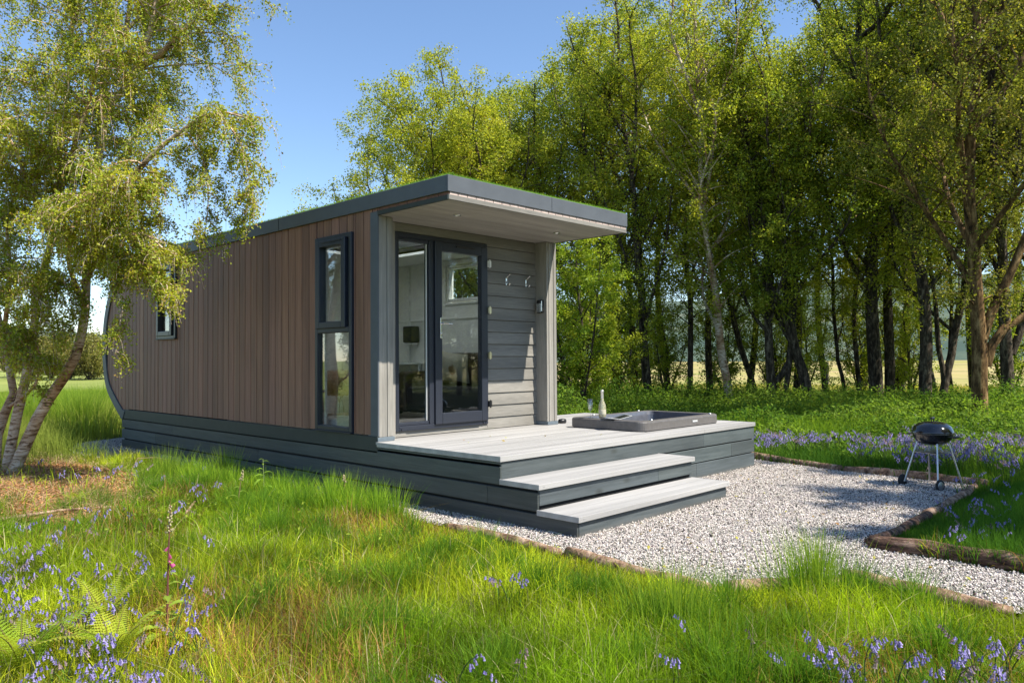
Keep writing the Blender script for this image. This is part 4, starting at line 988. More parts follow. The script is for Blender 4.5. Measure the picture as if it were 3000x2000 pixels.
wood_tree(T((1305, 1130), (1270, 1010), (1225, 880), (1205, 760), (1190, 640), (1165, 300)), 10.0, .18, 'dark tree leaning left that forks at head height', 32, 20000, 1.6, forks=[T((1200, 790), (1160, 700), (1140, 640), (1110, 550), (1090, 400))], cols=DK)
wood_tree(T((1478, 1085), (1460, 1020), (1440, 960), (1430, 850)), 11.6, .07, 'thin bent stem between the leaning tree and the thick one', 33, 12000, 1.4, k=.74)
wood_tree(T((1547, 1100), (1538, 1020), (1530, 950), (1515, 700)), 12.5, .09, 'thin upright stem left of the thickest dark trunk', 34, 14000, 1.4)
wood_tree(T((1628, 1120), (1622, 1000), (1615, 900), (1600, 600)), 13.5, .25, 'thickest dark trunk in the middle right of the wood', 35, 21000, 1.7, cols=DK)
wood_tree(T((1690, 1110), (1692, 1000), (1690, 880), (1680, 550)), 13.5, .19, 'dark trunk standing close beside the thickest one', 36, 18000, 1.6)
wood_tree(T((1733, 1090), (1752, 1020), (1770, 950), (1780, 650)), 13.2, .16, 'trunk leaning right beside the thick dark pair', 37, 17000, 1.6, cols=DK)
wood_tree(T((1865, 1140), (1866, 1020), (1872, 900), (1860, 600)), 13.2, .20, 'dark tree directly behind the barbecue', 38, 19000, 1.6)
wood_tree(T((1940, 1130), (1965, 1030), (1990, 940), (2010, 800)), 12.5, .13, 'low forking tree right of the barbecue', 39, 17000, 1.5, forks=[T((1960, 1050), (1950, 960), (1930, 860))])
wood_tree(T((2002, 1110), (1995, 1050), (1985, 1000), (1990, 800)), 11.8, .06, 'spindly stem just left of the big mossy trunk', 40, 9000, 1.3)
wood_tree(T((2135, 1220), (2133, 1100), (2135, 950), (2130, 800), (2115, 600), (2105, 400)), 11.5, .19, 'big brown mossy trunk lit by the sun near the right edge', 41, 34000, 1.75, k=.86, bark='bark2', ls=.056,
          forks=[T((2165, 960), (2185, 880), (2230, 800), (2300, 740), (2380, 700)), T((2140, 850), (2190, 700), (2260, 560), (2330, 400))], zc=1.9, cols=((.30, .27, .05), (.13, .17, .03)))
wood_tree(T((2280, 1160), (2272, 1030), (2265, 900), (2250, 550), (2240, 300)), 12.5, .19, 'stout dark trunk at the right edge of the wood', 42, 26000, 1.7, k=.86, cols=((.30, .27, .05), (.12, .16, .03)), ls=.06, forks=[T((2290, 900), (2330, 800), (2370, 600))])
wood_tree(T((2400, 1120), (2410, 900), (2400, 500)), 13, .2, 'tree cut off by the right edge of the photo', 43, 20000, 1.8)
# leafy saplings filling the understorey
def sapling(x, y, H, lab, seed, nl, cr, cols, ls=.06):
    P = [(x, y, -.05, .05), (x+.1, y, H*.4, .035), (x, y+.1, H*.75, .02), (x+.1, y, H, .008)]
    L = [(P, .2, 1, 34, cr)]
    for k in range(3):
        a = k*2.1+seed; L.append(([(x, y, .05, .03), (x+.5*math.cos(a), y+.5*math.sin(a), H*.4, .02), (x+.8*math.cos(a), y+.8*math.sin(a), H*.8, .008)], .1, 1, 24, cr*.8))
    return make_tree('sapling', lab, 'sapling', 'leafy saplings under the wood', L, nl, ls, cols, M['bark'], M['leaf_w'], seed, droop=.25, twig_len=.5, sub_r=.014, clumpy=.4)
def gpos(u, depth): p = at(u, 1060, depth); return p[0], p[1]
LIME = ((.40, .43, .04), (.16, .28, .03))
sapling(*gpos(1700, 17.5), 4.6, 'bright lime green sapling right behind the porch column', 61, 24000, 1.15, LIME)
sapling(*gpos(1790, 20), 3.6, 'green sapling between the lime sapling and the forked tree', 62, 14000, 1.1, DK)
sapling(*gpos(1640, 21), 3.2, 'dark leafy bush low behind the porch column', 63, 14000, 1.2, DK)
sapling(*gpos(1950, 24), 3.4, 'sapling with pale leaves between the thin straight trees', 64, 12000, 1.1, BR)
sapling(*gpos(2270, 25), 3.0, 'small sapling between the straight and the leaning trunk', 65, 9000, 1.0, BR)
sapling(*gpos(2520, 24), 3.6, 'leafy sapling in front of the thickest trunk', 66, 13000, 1.1, DK)
sapling(*gpos(2660, 22), 3.4, 'leafy sapling left of the tree behind the barbecue', 67, 11000, 1.0, BR)
for i_, (u_, d_, H_, l_) in list(enumerate([(1860, 27, 3.4, 'pale sapling behind the pale leaning birch'), (2120, 27, 3.6, 'sapling behind the tree with a side shoot'), (2360, 27, 4.0, 'sapling behind the thin bent stem'), (2440, 22, 2.8, 'low sapling right of the forked leaning tree'), (2590, 27, 4.2, 'sapling behind the dark pair'), (2770, 26, 4.2, 'sapling behind the low forking tree'), (2060, 21, 2.6, 'low leafy shoot beside the leaning dark trunks'), (2840, 24, 3.8, 'sapling behind the big mossy trunk'), (1560, 24, 4.0, 'sapling hidden behind the porch'), (2210, 23, 2.6, 'low sapling between the forked and the straight tree')]))[:3]:
    sapling(*gpos(u_, d_), H_, l_, 160+i_, 13000, 1.25, (BR, DK)[i_ % 2], .07)
sapling(*gpos(2950, 20), 4.0, 'yellow green sapling at the right edge of the photo', 68, 14000, 1.1, LIME)
# back rows, filling the wood's depth
back = [(1330, 27, 8.8), (1480, 29, 10.4), (1600, 30, 11.4), (1745, 29, 12.0), (1860, 30, 13.0), (1960, 31, 13.6), (2080, 29, 11.4), (2190, 31, 11.2), (2330, 30, 11.6), (2420, 32, 13.6), (2520, 29, 13.8), (2620, 31, 14.5), (2740, 29, 14.5), (2850, 30, 14.8), (2950, 28, 14.8)]
bl = ['over the cabin roof', 'behind the porch roof end', 'behind the lime sapling', 'behind the dark forked tree', 'behind the thin straight tree', 'behind the pale leaning birch', 'behind the tree with a side shoot', 'behind the slim pale stem', 'behind the low thin stems', 'left of the thickest trunk', 'behind the thickest trunk', 'behind the trunk leaning right', 'behind the barbecue tree', 'behind the low forking tree', 'behind the stout right trunk']
for i, ((u, dp, H), l_) in enumerate(zip(back, bl)):
    x, y = gpos(u, dp*.86); g = np.random.default_rng(900+i)
    P = [(x, y, -.1, .12), (x+g.normal(0, .3), y+g.normal(0, .3), H*.3, .095), (x+g.normal(0, .5), y+g.normal(0, .5), H*.65, .05), (x+g.normal(0, .6), y+g.normal(0, .6), H, .012)]
    make_tree('birch_tree', 'back row tree of the wood '+l_, 'tree', 'trees of the wood right of the cabin', [(P, .27, 1, 66, 2.1)], 25000, .08, [(YG, GG), DK, (YG, GG)][i % 3], M['bark'], M['leaf_w'], 700+i, droop=.45, twig_len=.85, sub_r=.016, clumpy=.4, nt_=13, jit=1.3,
              prof=lambda u: .62+.5*np.sin(np.pi*np.clip(u, 0, 1))**.8-.5*u**3)
# trees standing to the right of the camera: they throw the dappled shade on path and patch and are mirrored in the glass
side = [(9.6, -11.8, 8, 2.4, 24000), (12.6, -13.4, 10, 2.6, 24000), (12.4, -16.4, 10, 2.6, 24000), (15.5, -15.6, 11, 2.8, 24000), (15.6, -19.6, 11, 2.8, 24000), (18.8, -18.6, 12, 3.0, 24000), (3.5, -9.3, 6.6, 1.25, 17000), (16, -20, 13, 2.6, 16000), (21, -24, 13, 2.6, 14000), (5.0, -9.2, 7.4, 1.6, 16000), (7.4, -9.6, 9.5, 1.6, 12000), (11, -13, 11, 2.0, 11000), (13.5, -18, 12, 2.2, 10000), (8.5, -16, 10, 2.0, 9000)]
for i, (x, y, H, cr, nl) in enumerate(side):
    g = np.random.default_rng(40+i)
    P = [(x, y, -.1, .12), (x+g.normal(0, .1), y, H*.3, .09), (x+g.normal(0, .3), y+g.normal(0, .3), H*.65, .05), (x, y, H, .012)]
    make_tree('birch_tree', 'tree beyond the right edge, '+['round one in front of the group', 'round one second from the front', 'wide one on the far slope', 'wide one before the tallest', 'wide one at the back', 'widest one of all', 'small one nearest the camera', 'tall one straight out from the deck', 'one behind the far group', 'low one beside the path end', 'one at the far back corner', 'farthest one of all', 'one level with the barbecue', 'leafy one throwing shade on the gravel', 'one beside the shade tree', 'one in the middle of the group', 'one right of the middle', 'one at the rear left', 'one at the rear right', 'lone one towards the front', 'one close to the wood'][i], 'tree', 'trees beyond the right edge', [(P, .3 if i in (6, 9) else .08, 1, 55, cr)], int(nl*1.4), .09, (YG, GG), M['bark'], M['leaf_w'], 800+i, droop=.4, twig_len=.6, sub_r=.02, clumpy=.5)

# far hedge and bushes across the left field
hb = [(95, 70, 3.6, 3.6), (150, 66, 3.2, 3.4), (205, 62, 3.6, 3.2), (262, 60, 3.9, 3.4), (318, 64, 3.2, 3.3), (30, 74, 4.2, 4.0)]
hl = ['tawny bush', 'low olive bush', 'rounded bush', 'tallest bush', 'bush touching the cabin', 'bush at the left edge']
for i, ((u, dp, H, cr), l_) in enumerate(zip(hb, hl)):
    x, y = gpos(u, dp); L = []
    for k in range(4):
        a = k*1.57+i; L.append(([(x, y, 0, .08), (x+1.2*math.cos(a), y+1.2*math.sin(a), H*.5, .05), (x+1.9*math.cos(a), y+1.9*math.sin(a), H*.85, .02)], .05, 1, 16, cr*.42))
    make_tree('hedge_bush', l_+' in the hedge beyond the left field', 'bush', 'bushes of the far hedge', L, 7000, .17, ((.33, .27, .10), (.16, .18, .05)), M['bark'], M['leaf_w'], 300+i, droop=.1, twig_len=.8, sub_r=.03)

# field fence
fn = empty('wire_fence', (35.5, 10, 0)); tag(fn, 'low post and wire fence at the far side of the wood', 'fence')
FP = [(37.3, 24.5), (36.9, 20.9), (36.5, 16.8), (36.2, 12.9), (35.9, 9.9), (35.7, 6.9), (35.6, 5.2), (35.4, 2.6), (35.2, 0)]
for x, y in FP:
    b = MB(); b.box(-.06, .06, -.06, .06, -.1, 1.12); b.build('post', M['fence'], fn, .01, loc=(x-35.5, y-10, 0))
for z in (.35, .68, 1.0):
    b = MB(); b.tube([(x-35.5-.07, y-10, z) for x, y in FP], .006, 5); b.build('wire', M['steel'], fn)

# ------------------------------------------------------------------ grass and ground cover
LIT = [(-1.0, 2.0), (-1.3, 4.4), (-1.3, 6.6), (-3.4, 7.2), (-4.2, 4.5), (-3.6, 1.6), (-2.6, .55), (-1.9, .9)]
me = bpy.data.meshes.new('leaf_litter_bed')
c = np.mean(LIT, axis=0); ring = resample([(*p, 0) for p in LIT+[LIT[0]]], 40)[:-1]
Vv = [(c[0], c[1], .10)]+[(c[0]+(p[0]-c[0])*k, c[1]+(p[1]-c[1])*k, z) for k, z in ((.45, .09), (.8, .055), (1.0, .004)) for p in ring]
n_ = len(ring); Ff = [(0, 1+i, 1+(i+1) % n_) for i in range(n_)]+[(1+j*n_+i, 1+(j+1)*n_+i, 1+(j+1)*n_+(i+1) % n_, 1+j*n_+(i+1) % n_) for j in range(2) for i in range(n_)]
me.from_pydata(Vv, [], Ff); o = link('leaf_mould_bank', me, M['soil'], smooth=True); o['kind'] = 'structure'; o['label'] = 'low brown bank of leaf mould under the birch'

def zg(x, y):
    """ground height: flat but for the low bank under the birch"""
    k = np.hypot(x-c[0], (y-c[1])*.62)/1.75; return np.where(inpoly(x, y, LIT), np.clip(.11*(1-k**2), .005, .1), 0.)

def scatter(n, rmin, rmax, p=1.0, h0=46-37, h1=46+37):
    """positions in the wedge seen by the camera, uniform in area when p=2"""
    r = (rng.uniform(rmin**p, rmax**p, n))**(1/p); h = np.radians(rng.uniform(h0, h1, n))
    return CAM[0]+r*np.sin(h), CAM[1]+r*np.cos(h)

def free(x, y, m=.0): return ~indeck(x, y, .01) & ~inpoly(x, y, GRAV)

def grass_near():
    n = 400000; x, y = scatter(n, 2.5, 11.5, 1.6)
    k = free(x, y) & (x < 1.2) & ~((x > .9) & (y > -4.6)); lit = inpoly(x, y, LIT)
    k &= ~(lit & (rng.random(n) < .965))
    n1 = vn(x, y, 3, 1.3); n2 = vn(x, y, 5, 3.2); n3 = vn(x, y, 9, .8)
    k &= rng.random(n) < .55+.45*n2
    x, y, n1, n2, n3 = x[k], y[k], n1[k], n2[k], n3[k]; n = len(x)
    d, hd_ = rel(x, y)
    h = .05+.12*n1*n2+.12*rng.random(n)**1.7+.03*n3+.10*(rng.random(n) < .06)
    EP = [(-.44, -1.38), (-.50, -2.75), (-.50, -3.95), (.16, -4.42), (.17, -5.3), (.2, -7.4)]; de = np.full(n, 9.)
    for (xa, ya), (xb, yb) in zip(EP[:-1], EP[1:]):
        L2 = (xb-xa)**2+(yb-ya)**2; tt = np.clip(((x-xa)*(xb-xa)+(y-ya)*(yb-ya))/L2, 0, 1); de = np.minimum(de, np.hypot(x-xa-tt*(xb-xa), y-ya-tt*(yb-ya)))
    h *= np.clip(.25+de/.55+1.2*np.clip(vn(x, y, 91, 2.6)-.62, 0, 1), .25, 1)
    h *= np.where(d < 4.2, .85, 1.0)
    # the edge of the gravel is softened by longer tufts
    C = mixc((.46, .53, .025), (.15, .27, .012), n1)
    C = mixc(C, (.56, .54, .04), np.clip((n3-.45)*1.6, 0, .8)*rng.random(n))
    red = np.clip((vn(x, y, 21, 1.7)-.55)*2.6, 0, 1); q = rng.random(n) < red*.6
    C[q] = mixc((.34, .14, .045), (.50, .33, .12), rng.random(q.sum()))
    q = rng.random(n) < .07; C[q] = np.array((.46, .40, .22))*rng.uniform(.7, 1.1, (q.sum(), 1))
    C *= rng.uniform(.4, 1.35, (n, 1))*(.55+.75*vn(x, y, 95, 4.5))[:, None]; z = zg(x, y)
    h = np.where(q, h*1.1, h)
    V, F, C = blades(x, y, z, h, rng.uniform(.003, .0065, n)*np.clip(d/5, .8, 1.6), .75, C, 3)
    return V, F, C
def merge(parts):
    Vs = []; Fq = []; Ft = []; Cs = []; o = 0
    for V, F, C in parts:
        Vs.append(V); Cs.append(C); Fq.append(np.asarray(F[0]).reshape(-1, 4)+o); Ft.append(np.asarray(F[1]).reshape(-1, 3)+o); o += len(V)
    return np.concatenate(Vs), [np.concatenate(Fq), np.concatenate(Ft)], np.concatenate(Cs)
def grass_tufts():
    out = []
    cs = [(-1.3, -1.0), (-1.0, -.2), (-.7, .9), (-1.2, 1.4), (-.75, 2.1), (-.62, 1.6), (-.95, 2.6), (-1.4, 2.2), (-.52, -.6), (-.75, -1.0), (-.95, -1.7), (-1.3, -4.0), (-1.5, -4.5), (-.1, -4.6), (-.05, -4.9), (-.8, -4.2), (-1.2, -3.2), (-1.8, -2.6), (-2.1, -1.6), (-1.7, -.4), (-.62, .4), (-.3, -4.35), (-.7, -5.2), (-2.3, -3.2), (-.9, -2.4), (-1.4, -1.9)]
    cs += [(rng.uniform(-3.0, -.9), rng.uniform(-5.4, 2.2)) for _ in range(95)]
    for k_ in range(34):
        yy = -1.1+3.7*k_/33; n = 150; r = np.abs(rng.normal(0, .07, n)); th = rng.uniform(0, 6.28, n); cx_ = -.56-.3*max(0, yy)/2.6-rng.uniform(0, .35); x = cx_+r*np.cos(th); y = yy+rng.uniform(-.06, .06)+r*np.sin(th); kk = free(x, y); x, y, th, r = x[kk], y[kk], th[kk], r[kk]; n = len(x)
        if n > 9: out.append(blades(x, y, x*0, rng.uniform(.16, .40, n)*rng.uniform(.6, 1.15), rng.uniform(.004, .0065, n), .25, mixc((.10, .22, .02), (.34, .48, .04), rng.random(n)), 3, az=th, lean=np.abs(rng.normal(.15, .2, n))+r))
    for i, (a, b_) in enumerate(cs):
        n = 360; r = np.abs(rng.normal(0, .10, n)); th = rng.uniform(0, 6.28, n); x = a+r*np.cos(th); y = b_+r*np.sin(th)
        k = free(x, y); x, y, th, r = x[k], y[k], th[k], r[k]; n = len(x)
        if n < 5: continue
        tall = 1.0 if i < 26 else .8
        if a > -1.6 and b_ > -.9: tall *= 1.35
        if i in (3, 4, 5, 6, 7): tall = 1.25
        h = rng.uniform(.12, .30, n)*tall
        C = mixc((.06, .15, .016), (.22, .36, .03), rng.random(n)*(.4+.6*((i*37) % 10)/10))
        out.append(blades(x, y, x*0, h, rng.uniform(.002, .004, n)*1.15, .3, C, 3, az=th+rng.normal(0, .8, n), lean=np.abs(rng.normal(.2, .35, n))+r*2))
    return merge(out)
def grass_mid():
    """grass right of the path, behind the back log and beyond the cabin"""
    out = []
    n = 90000; x = rng.uniform(1.1, 6.5, n); y = rng.uniform(-6.8, -4.15, n); k = free(x, y) & infrust(x, y, 1); x, y = x[k], y[k]; n = len(x)
    C = mixc((.06, .15, .018), (.13, .26, .03), vn(x, y, 31, 2.)*rng.random(n)*1.4)
    out.append(blades(x, y, x*0, rng.uniform(.1, .28, n)*np.clip((-4.2-y)/.6, .2, 1), rng.uniform(.004, .007, n), .5, C, 2))
    n = 150000; x, y = scatter(n, 8.2, 19, 1.5, 40, 84); k = free(x, y) & ((x > 4.6) | (y > 1)) & ~((x < 3.2) & (y < 8)); x, y = x[k], y[k]; n = len(x); d, _ = rel(x, y)
    C = mixc((.045, .12, .016), (.23, .35, .03), vn(x, y, 33, .9)*rng.random(n)*1.5)
    out.append(blades(x, y, x*0, np.where(d < 13.5, rng.uniform(.06, .2, n), rng.uniform(.12, .34, n)+.1*vn(x, y, 8, 1.1)), rng.uniform(.006, .011, n)*np.clip(d/11, 1, 1.6), .5, C, 2))
    # field to the left behind the cabin: long pale grass and rushes
    n = 60000; x, y = scatter(n, 11.5, 42, 1.2, 10, 32); k = free(x, y) & ((x < -.4) | (y > 8.3)); x, y = x[k], y[k]; n = len(x); d, _ = rel(x, y)
    q = vn(x, y, 41, .5); C = mixc((.14, .22, .03), (.34, .36, .08), q)*rng.uniform(.75, 1.2, (n, 1))
    out.append(blades(x, y, x*0, np.where(d < 24, rng.uniform(.25, .6, n)*(.5+q), rng.uniform(.08, .16, n)), .006*np.clip(d/9, 1, 4), .45, C, 2))
    # pasture between the trunks and beyond
    n = 60000; x, y = scatter(n, 19, 40, 1.3, 38, 82); n = len(x); d, _ = rel(x, y)
    C = mixc((.11, .22, .025), (.36, .34, .09), np.clip((d-24)/9+rng.normal(0, .25, n), 0, 1))
    out.append(blades(x, y, x*0, np.where(d < 28, rng.uniform(.15, .4, n), rng.uniform(.08, .2, n)), .02*np.clip(d/25, 1, 2), .5, C, 1))
    return merge(out)
V, F, C = merge([grass_near(), grass_tufts()]); o = link('meadow_grass', np_mesh('meadow_grass', V, F, C), M['grass']); tag(o, 'bright lime green rough grass with reddish straw in front of the deck', 'grass', kind='stuff')
V, F, C = grass_mid(); o = link('field_grass', np_mesh('field_grass', V, F, C), M['grass']); tag(o, 'green grass behind the cabin, under the wood and beyond the path', 'grass', kind='stuff')

def rush_clump(x, y, H, n, spread, lab, col0=(.10, .20, .025), col1=(.32, .42, .05)):
    r = np.abs(rng.normal(0, spread, n)); th = rng.uniform(0, 6.28, n)
    C = mixc(col0, col1, rng.random(n))
    V, F, C = blades(r*np.cos(th), r*np.sin(th), r*0, rng.uniform(.55, 1, n)*H, np.full(n, .006 if H > .7 else .0035), .2, C, 3, az=th, lean=np.abs(rng.normal(.12, .12, n))+r*.5)
    o = link('rush_clump', np_mesh('rush_clump', V, F, C), M['grass'], loc=(x, y, 0)); tag(o, lab, 'rushes', 'rush clumps in the meadow')
for (x, y, H, n, s, l_) in [(-.2, 10.9, 1.0, 2000, .4, 'rush clump between the two nearest the cabin end'), (.4, 12.8, 1.0, 2000, .45, 'broad yellowish rush clump in the left field'), (2.2, 14.6, 1.0, 1800, .5, 'rush clump half hidden by the curved cabin end'), (.25, 9.6, .95, 2200, .32, 'dark rush clump close behind the curved cabin end'), (-.55, 9.9, .9, 1800, .3, 'rush clump left of the curved cabin end'), (.6, 11.4, 1.0, 1800, .4, 'sunlit rush clump beyond the cabin end'), (-.8, 12.2, 1.0, 1800, .4, 'tawny rush clump behind the birch stems'),
                            (1.3, 13.6, 1.0, 1500, .4, 'pale rush clump farthest out in the left field'), (-1.7, 11.0, .9, 1500, .35, 'rush clump left of the birch trunk'),
                            (-1.15, 2.25, .52, 420, .12, 'upright rush tuft against the dark cabin side, left one'), (-.62, 2.0, .5, 360, .1, 'upright rush tuft against the cabin side, right one'),
                            (-.48, -.2, .42, 200, .09, 'thin rush tuft beside the middle of the deck side'), (-.15, -4.4, .45, 520, .15, 'tall rush tuft standing over the bend of the front logs'), (-1.15, -4.1, .42, 380, .16, 'dark rush tuft low in the middle foreground')]:
    rush_clump(x, y, H, n, s, l_)

rush_clump(-.69, .29, .17, 700, .14, 'low pale dead grass tussock beside the gravel strip', (.45, .38, .26), (.62, .56, .44))
def undergrowth():
    """nettles and bramble under the trees: leaves on short stems"""
    g = np.random.default_rng(77); n = 8000; 
    x, y = scatter(n, 11.2, 23, 1.4, 44, 83); k = ((x > 5.3) | (y > 1.5)) & ~((x < 3.4) & (y < 8.6)); x, y = x[k], y[k]; n = len(x); d, _ = rel(x, y)
    H = (.10+.55*vn(x, y, 12, .8)*vn(x, y, 71, 2.2)+.34*np.clip((d-13)/4, 0, 1)*g.uniform(.3, 1.1, n))*np.clip((d-10.5)/4, .3, 1.15)
    K = 15; t = g.uniform(.15, 1, (n, K)); a = g.uniform(0, 6.28, (n, K)); rr = g.uniform(.02, .15, (n, K))
    P = np.stack([x[:, None]+rr*np.cos(a), y[:, None]+rr*np.sin(a), H[:, None]*t], -1).reshape(-1, 3)
    C = mixc((.045, .12, .018), (.26, .36, .05), np.repeat(vn(x, y, 14, .9), K)*.45+.5*g.random(n*K)**1.5)*g.uniform(.75, 1.25, (n*K, 1))
    V1, F1, C1 = leaves_np(P, .075, C, g, up=.7, asp=.42)
    V2, F2, C2 = blades(x, y, x*0, H*1.05, np.full(n, .008), .15, mixc((.1, .16, .03), (.2, .2, .06), g.random(n)), 2)
    V = np.concatenate([V1, V2]); o = link('undergrowth', np_mesh('undergrowth', V, [np.concatenate([F1, F2[0]+len(V1)]), F2[1]+len(V1)], np.concatenate([C1, C2])), M['grass'])
    tag(o, 'dense nettles and leafy undergrowth at the foot of the wood', 'undergrowth', kind='stuff')
undergrowth()

def litter():
    g = np.random.default_rng(5); n = 26000
    x = g.uniform(-4.2, -.8, n); y = g.uniform(.5, 7.2, n); k = inpoly(x, y, LIT) & infrust(x, y); x, y = x[k], y[k]; n = len(x)
    C = mixc((.44, .18, .07), (.62, .34, .15), g.random(n))*g.uniform(.5, 1.25, (n, 1))
    P = np.stack([x, y, zg(x, y)+g.uniform(.004, .03, n)], -1); V, F, C = leaves_np(P, .038, C, g, up=4, asp=.5)
    V2, F2, C2 = blades(x[:2500], y[:2500], zg(x[:2500], y[:2500])+.01, g.uniform(.1, .3, 2500), np.full(2500, .005), 1., mixc((.3, .18, .09), (.5, .38, .22), g.random(2500)), 2, lean=g.uniform(1.5, 4, 2500))
    V2[:, 2] = np.clip(V2[:, 2], 0.01, .16)
    o = link('leaf_litter', np_mesh('leaf_litter', np.concatenate([V, V2]), [np.concatenate([F, F2[0]+len(V)]), F2[1]+len(V)], np.concatenate([C, C2])), M['litter']); tag(o, 'fallen brown leaves and twigs under the birch', 'leaf litter', kind='stuff')
    # small green weeds over it
    n = 9000; x = g.uniform(-4.0, -.9, n); y = g.uniform(-2.6, 6.5, n); w_ = vn(x, y, 51, 1.6); k = (g.random(n) < w_*np.where(inpoly(x, y, LIT), .3, .9)) & infrust(x, y) & free(x, y); x, y = x[k], y[k]; n = len(x)
    P = np.stack([x, y, zg(x, y)+g.uniform(.02, .16, n)], -1); C = mixc((.16, .26, .03), (.38, .44, .06), g.random(n))
    V, F, C = leaves_np(P, .032, C, g, up=.8, asp=.5); o = link('low_weeds', np_mesh('low_weeds', V, [F], C), M['grass']); tag(o, 'low broad leaved yellow green weeds over the leaf litter', 'weeds', kind='stuff')
litter()

def bits():
    g = np.random.default_rng(66); n = 900; x = g.uniform(-.8, 5, n); y = g.uniform(-6, 7, n); dk = (x > .2) & (x < 4.4) & (y > -1.6) & (y < -.05) & ~((x > 2.3) & (x < 4.2)) & (g.random(n) < .25); k = inpoly(x, y, GRAV) & ~indeck(x, y, .01) | dk; x, y, dk = x[k], y[k], dk[k]; n = len(x)
    C = mixc((.30, .16, .06), (.34, .34, .06), g.random(n)); V, F, C = leaves_np(np.stack([x, y, np.where(dk, HD+.008, .034)], -1), .034, C, g, up=3.5, asp=.6)
    tag(link('fallen_leaves', np_mesh('fallen_leaves', V, [F], C), M['litter']), 'scattered fallen birch leaves on the gravel', 'fallen leaves', kind='stuff')
bits()
# ------------------------------------------------------------------ bluebells
def bluebell_parts(seed, low=False):
    """stem curve and its hanging bells, foot at the origin"""
    g = np.random.default_rng(seed); H = g.uniform(.20, .30); a = g.uniform(0, 6.28); dx, dy = math.cos(a), math.sin(a); b = MB(); s = MB()
    def P(t): return np.array([dx*.055*t**3*(1+.6*t), dy*.055*t**3*(1+.6*t), H*(t-.10*t**4)])
    s.tube([P(t) for t in np.linspace(0, 1, 7)], [.0032, .003, .0028, .0025, .0022, .0018, .0012], 5, (.10, .13, .06))
    for k in range(g.integers(3, 5)):
        aa = g.uniform(0, 6.28); w_ = .008; L = g.uniform(.12, .24); ca, sa = math.cos(aa), math.sin(aa)
        pts = [(ca*L*.5*t*t+0, sa*L*.5*t*t, L*(t-.35*t*t)) for t in (0, .35, .7, 1)]; vs = []
        for i, p_ in enumerate(pts): ww = w_*(1, 1, .7, .1)[i]*.5; vs += [(p_[0]-sa*ww, p_[1]+ca*ww, p_[2]), (p_[0]+sa*ww, p_[1]-ca*ww, p_[2])]
        s.add(vs, [(0, 1, 3, 2), (2, 3, 5, 4), (4, 5, 7, 6)], (.13, .24, .03))
    nb_ = g.integers(8, 14); fade = seed in (103, 106)
    for k in range(nb_):
        t = .74+.26*k/(nb_-1); p = P(t); aa = a+g.normal(0, 1.1); r = .018*(1-.4*(t-.74)); q = p+np.array([math.cos(aa)*r, math.sin(aa)*r, -.004])
        sz = .7+.6*(1-t); col = tuple(np.array(mixc((.19, .16, .47), (.42, .36, .68), g.random()))*g.uniform(.75, 1.2)) if not fade else tuple(np.array((.34, .25, .27))*g.uniform(.7, 1.2)); sd_ = 5
        pr = [(.0015, .002), (.0048*sz, -.003), (.0052*sz, -.013*sz), (.0085*sz, -.019*sz)]; vs = []; tilt = np.array([math.cos(aa), math.sin(aa), 0])*.35
        for r_, z_ in pr:
            for j in range(sd_): an = 6.283*j/sd_; vs.append(q+np.array([r_*math.cos(an), r_*math.sin(an), z_])-tilt*z_)
        b.add(vs, [(i*sd_+j, i*sd_+(j+1) % sd_, (i+1)*sd_+(j+1) % sd_, (i+1)*sd_+j) for i in range(3) for j in range(sd_)], col)
    return s, b
VAR = [bluebell_parts(100+i) for i in range(8)]
VM = [(s.mesh('stem'), b.mesh('blossom')) for s, b in VAR]
for s, b in VM: s.materials.append(M['grass']); b.materials.append(M['petal'])
def bell_positions():
    g = np.random.default_rng(9); out = []
    def reg(n, f, label, group):
        for _ in range(n):
            x, y = f(); 
            xa, ya = np.array([x]), np.array([y])
            if free(xa, ya)[0] and infrust(xa, ya, 1)[0]: out.append((x, y, label, group))
    def wed(u0, u1, v0, v1):
        def f():
            u = g.uniform(u0, u1); v = g.uniform(v0, v1); d = _f+_r*(u-1500)/FPX-_u*(v-1000)/FPX; p = CAM+d*(CAM[2]-.25)/(-d[2]); return p[0], p[1]
        return f
    a = ('violet bluebell among ferns and weeds in the left foreground', 'bluebells of the left foreground')
    reg(62, wed(0, 330, 1480, 1960), *a); reg(58, wed(250, 640, 1580, 1990), *a); reg(34, wed(0, 620, 1340, 1600), *a); reg(26, wed(0, 90, 1600, 1760), *a)
    b = ('lilac bluebell in the short grass of the right foreground', 'bluebells of the right foreground')
    reg(20, wed(2420, 2640, 1790, 1900), *b); reg(28, wed(2750, 2990, 1830, 1990), *b); reg(4, wed(1280, 1560, 1850, 1990), *b); reg(4, wed(1450, 1560, 1640, 1660), *b); reg(6, wed(1900, 2400, 1780, 1900), *b)
    c_ = ('deep violet bluebell in the shaded corner beside the dark log', 'bluebells of the shaded corner patch')
    reg(40, wed(2760, 2995, 1420, 1540), *c_); 
    d = ('bluebell on the left bank beside the tufts near the cabin', 'bluebells near the cabin side'); reg(9, wed(470, 640, 1350, 1440), *d)
    e = ('lilac bluebell in the drift behind the back log', 'bluebell drift behind the back log')
    reg(190, wed(2640, 2999, 1262, 1385), *e); reg(90, wed(2250, 2640, 1262, 1320), *e); reg(1900, lambda: (4.95+abs(g.normal(0, 3.0)), g.uniform(-5.6, 1.6)), *e)
    return out
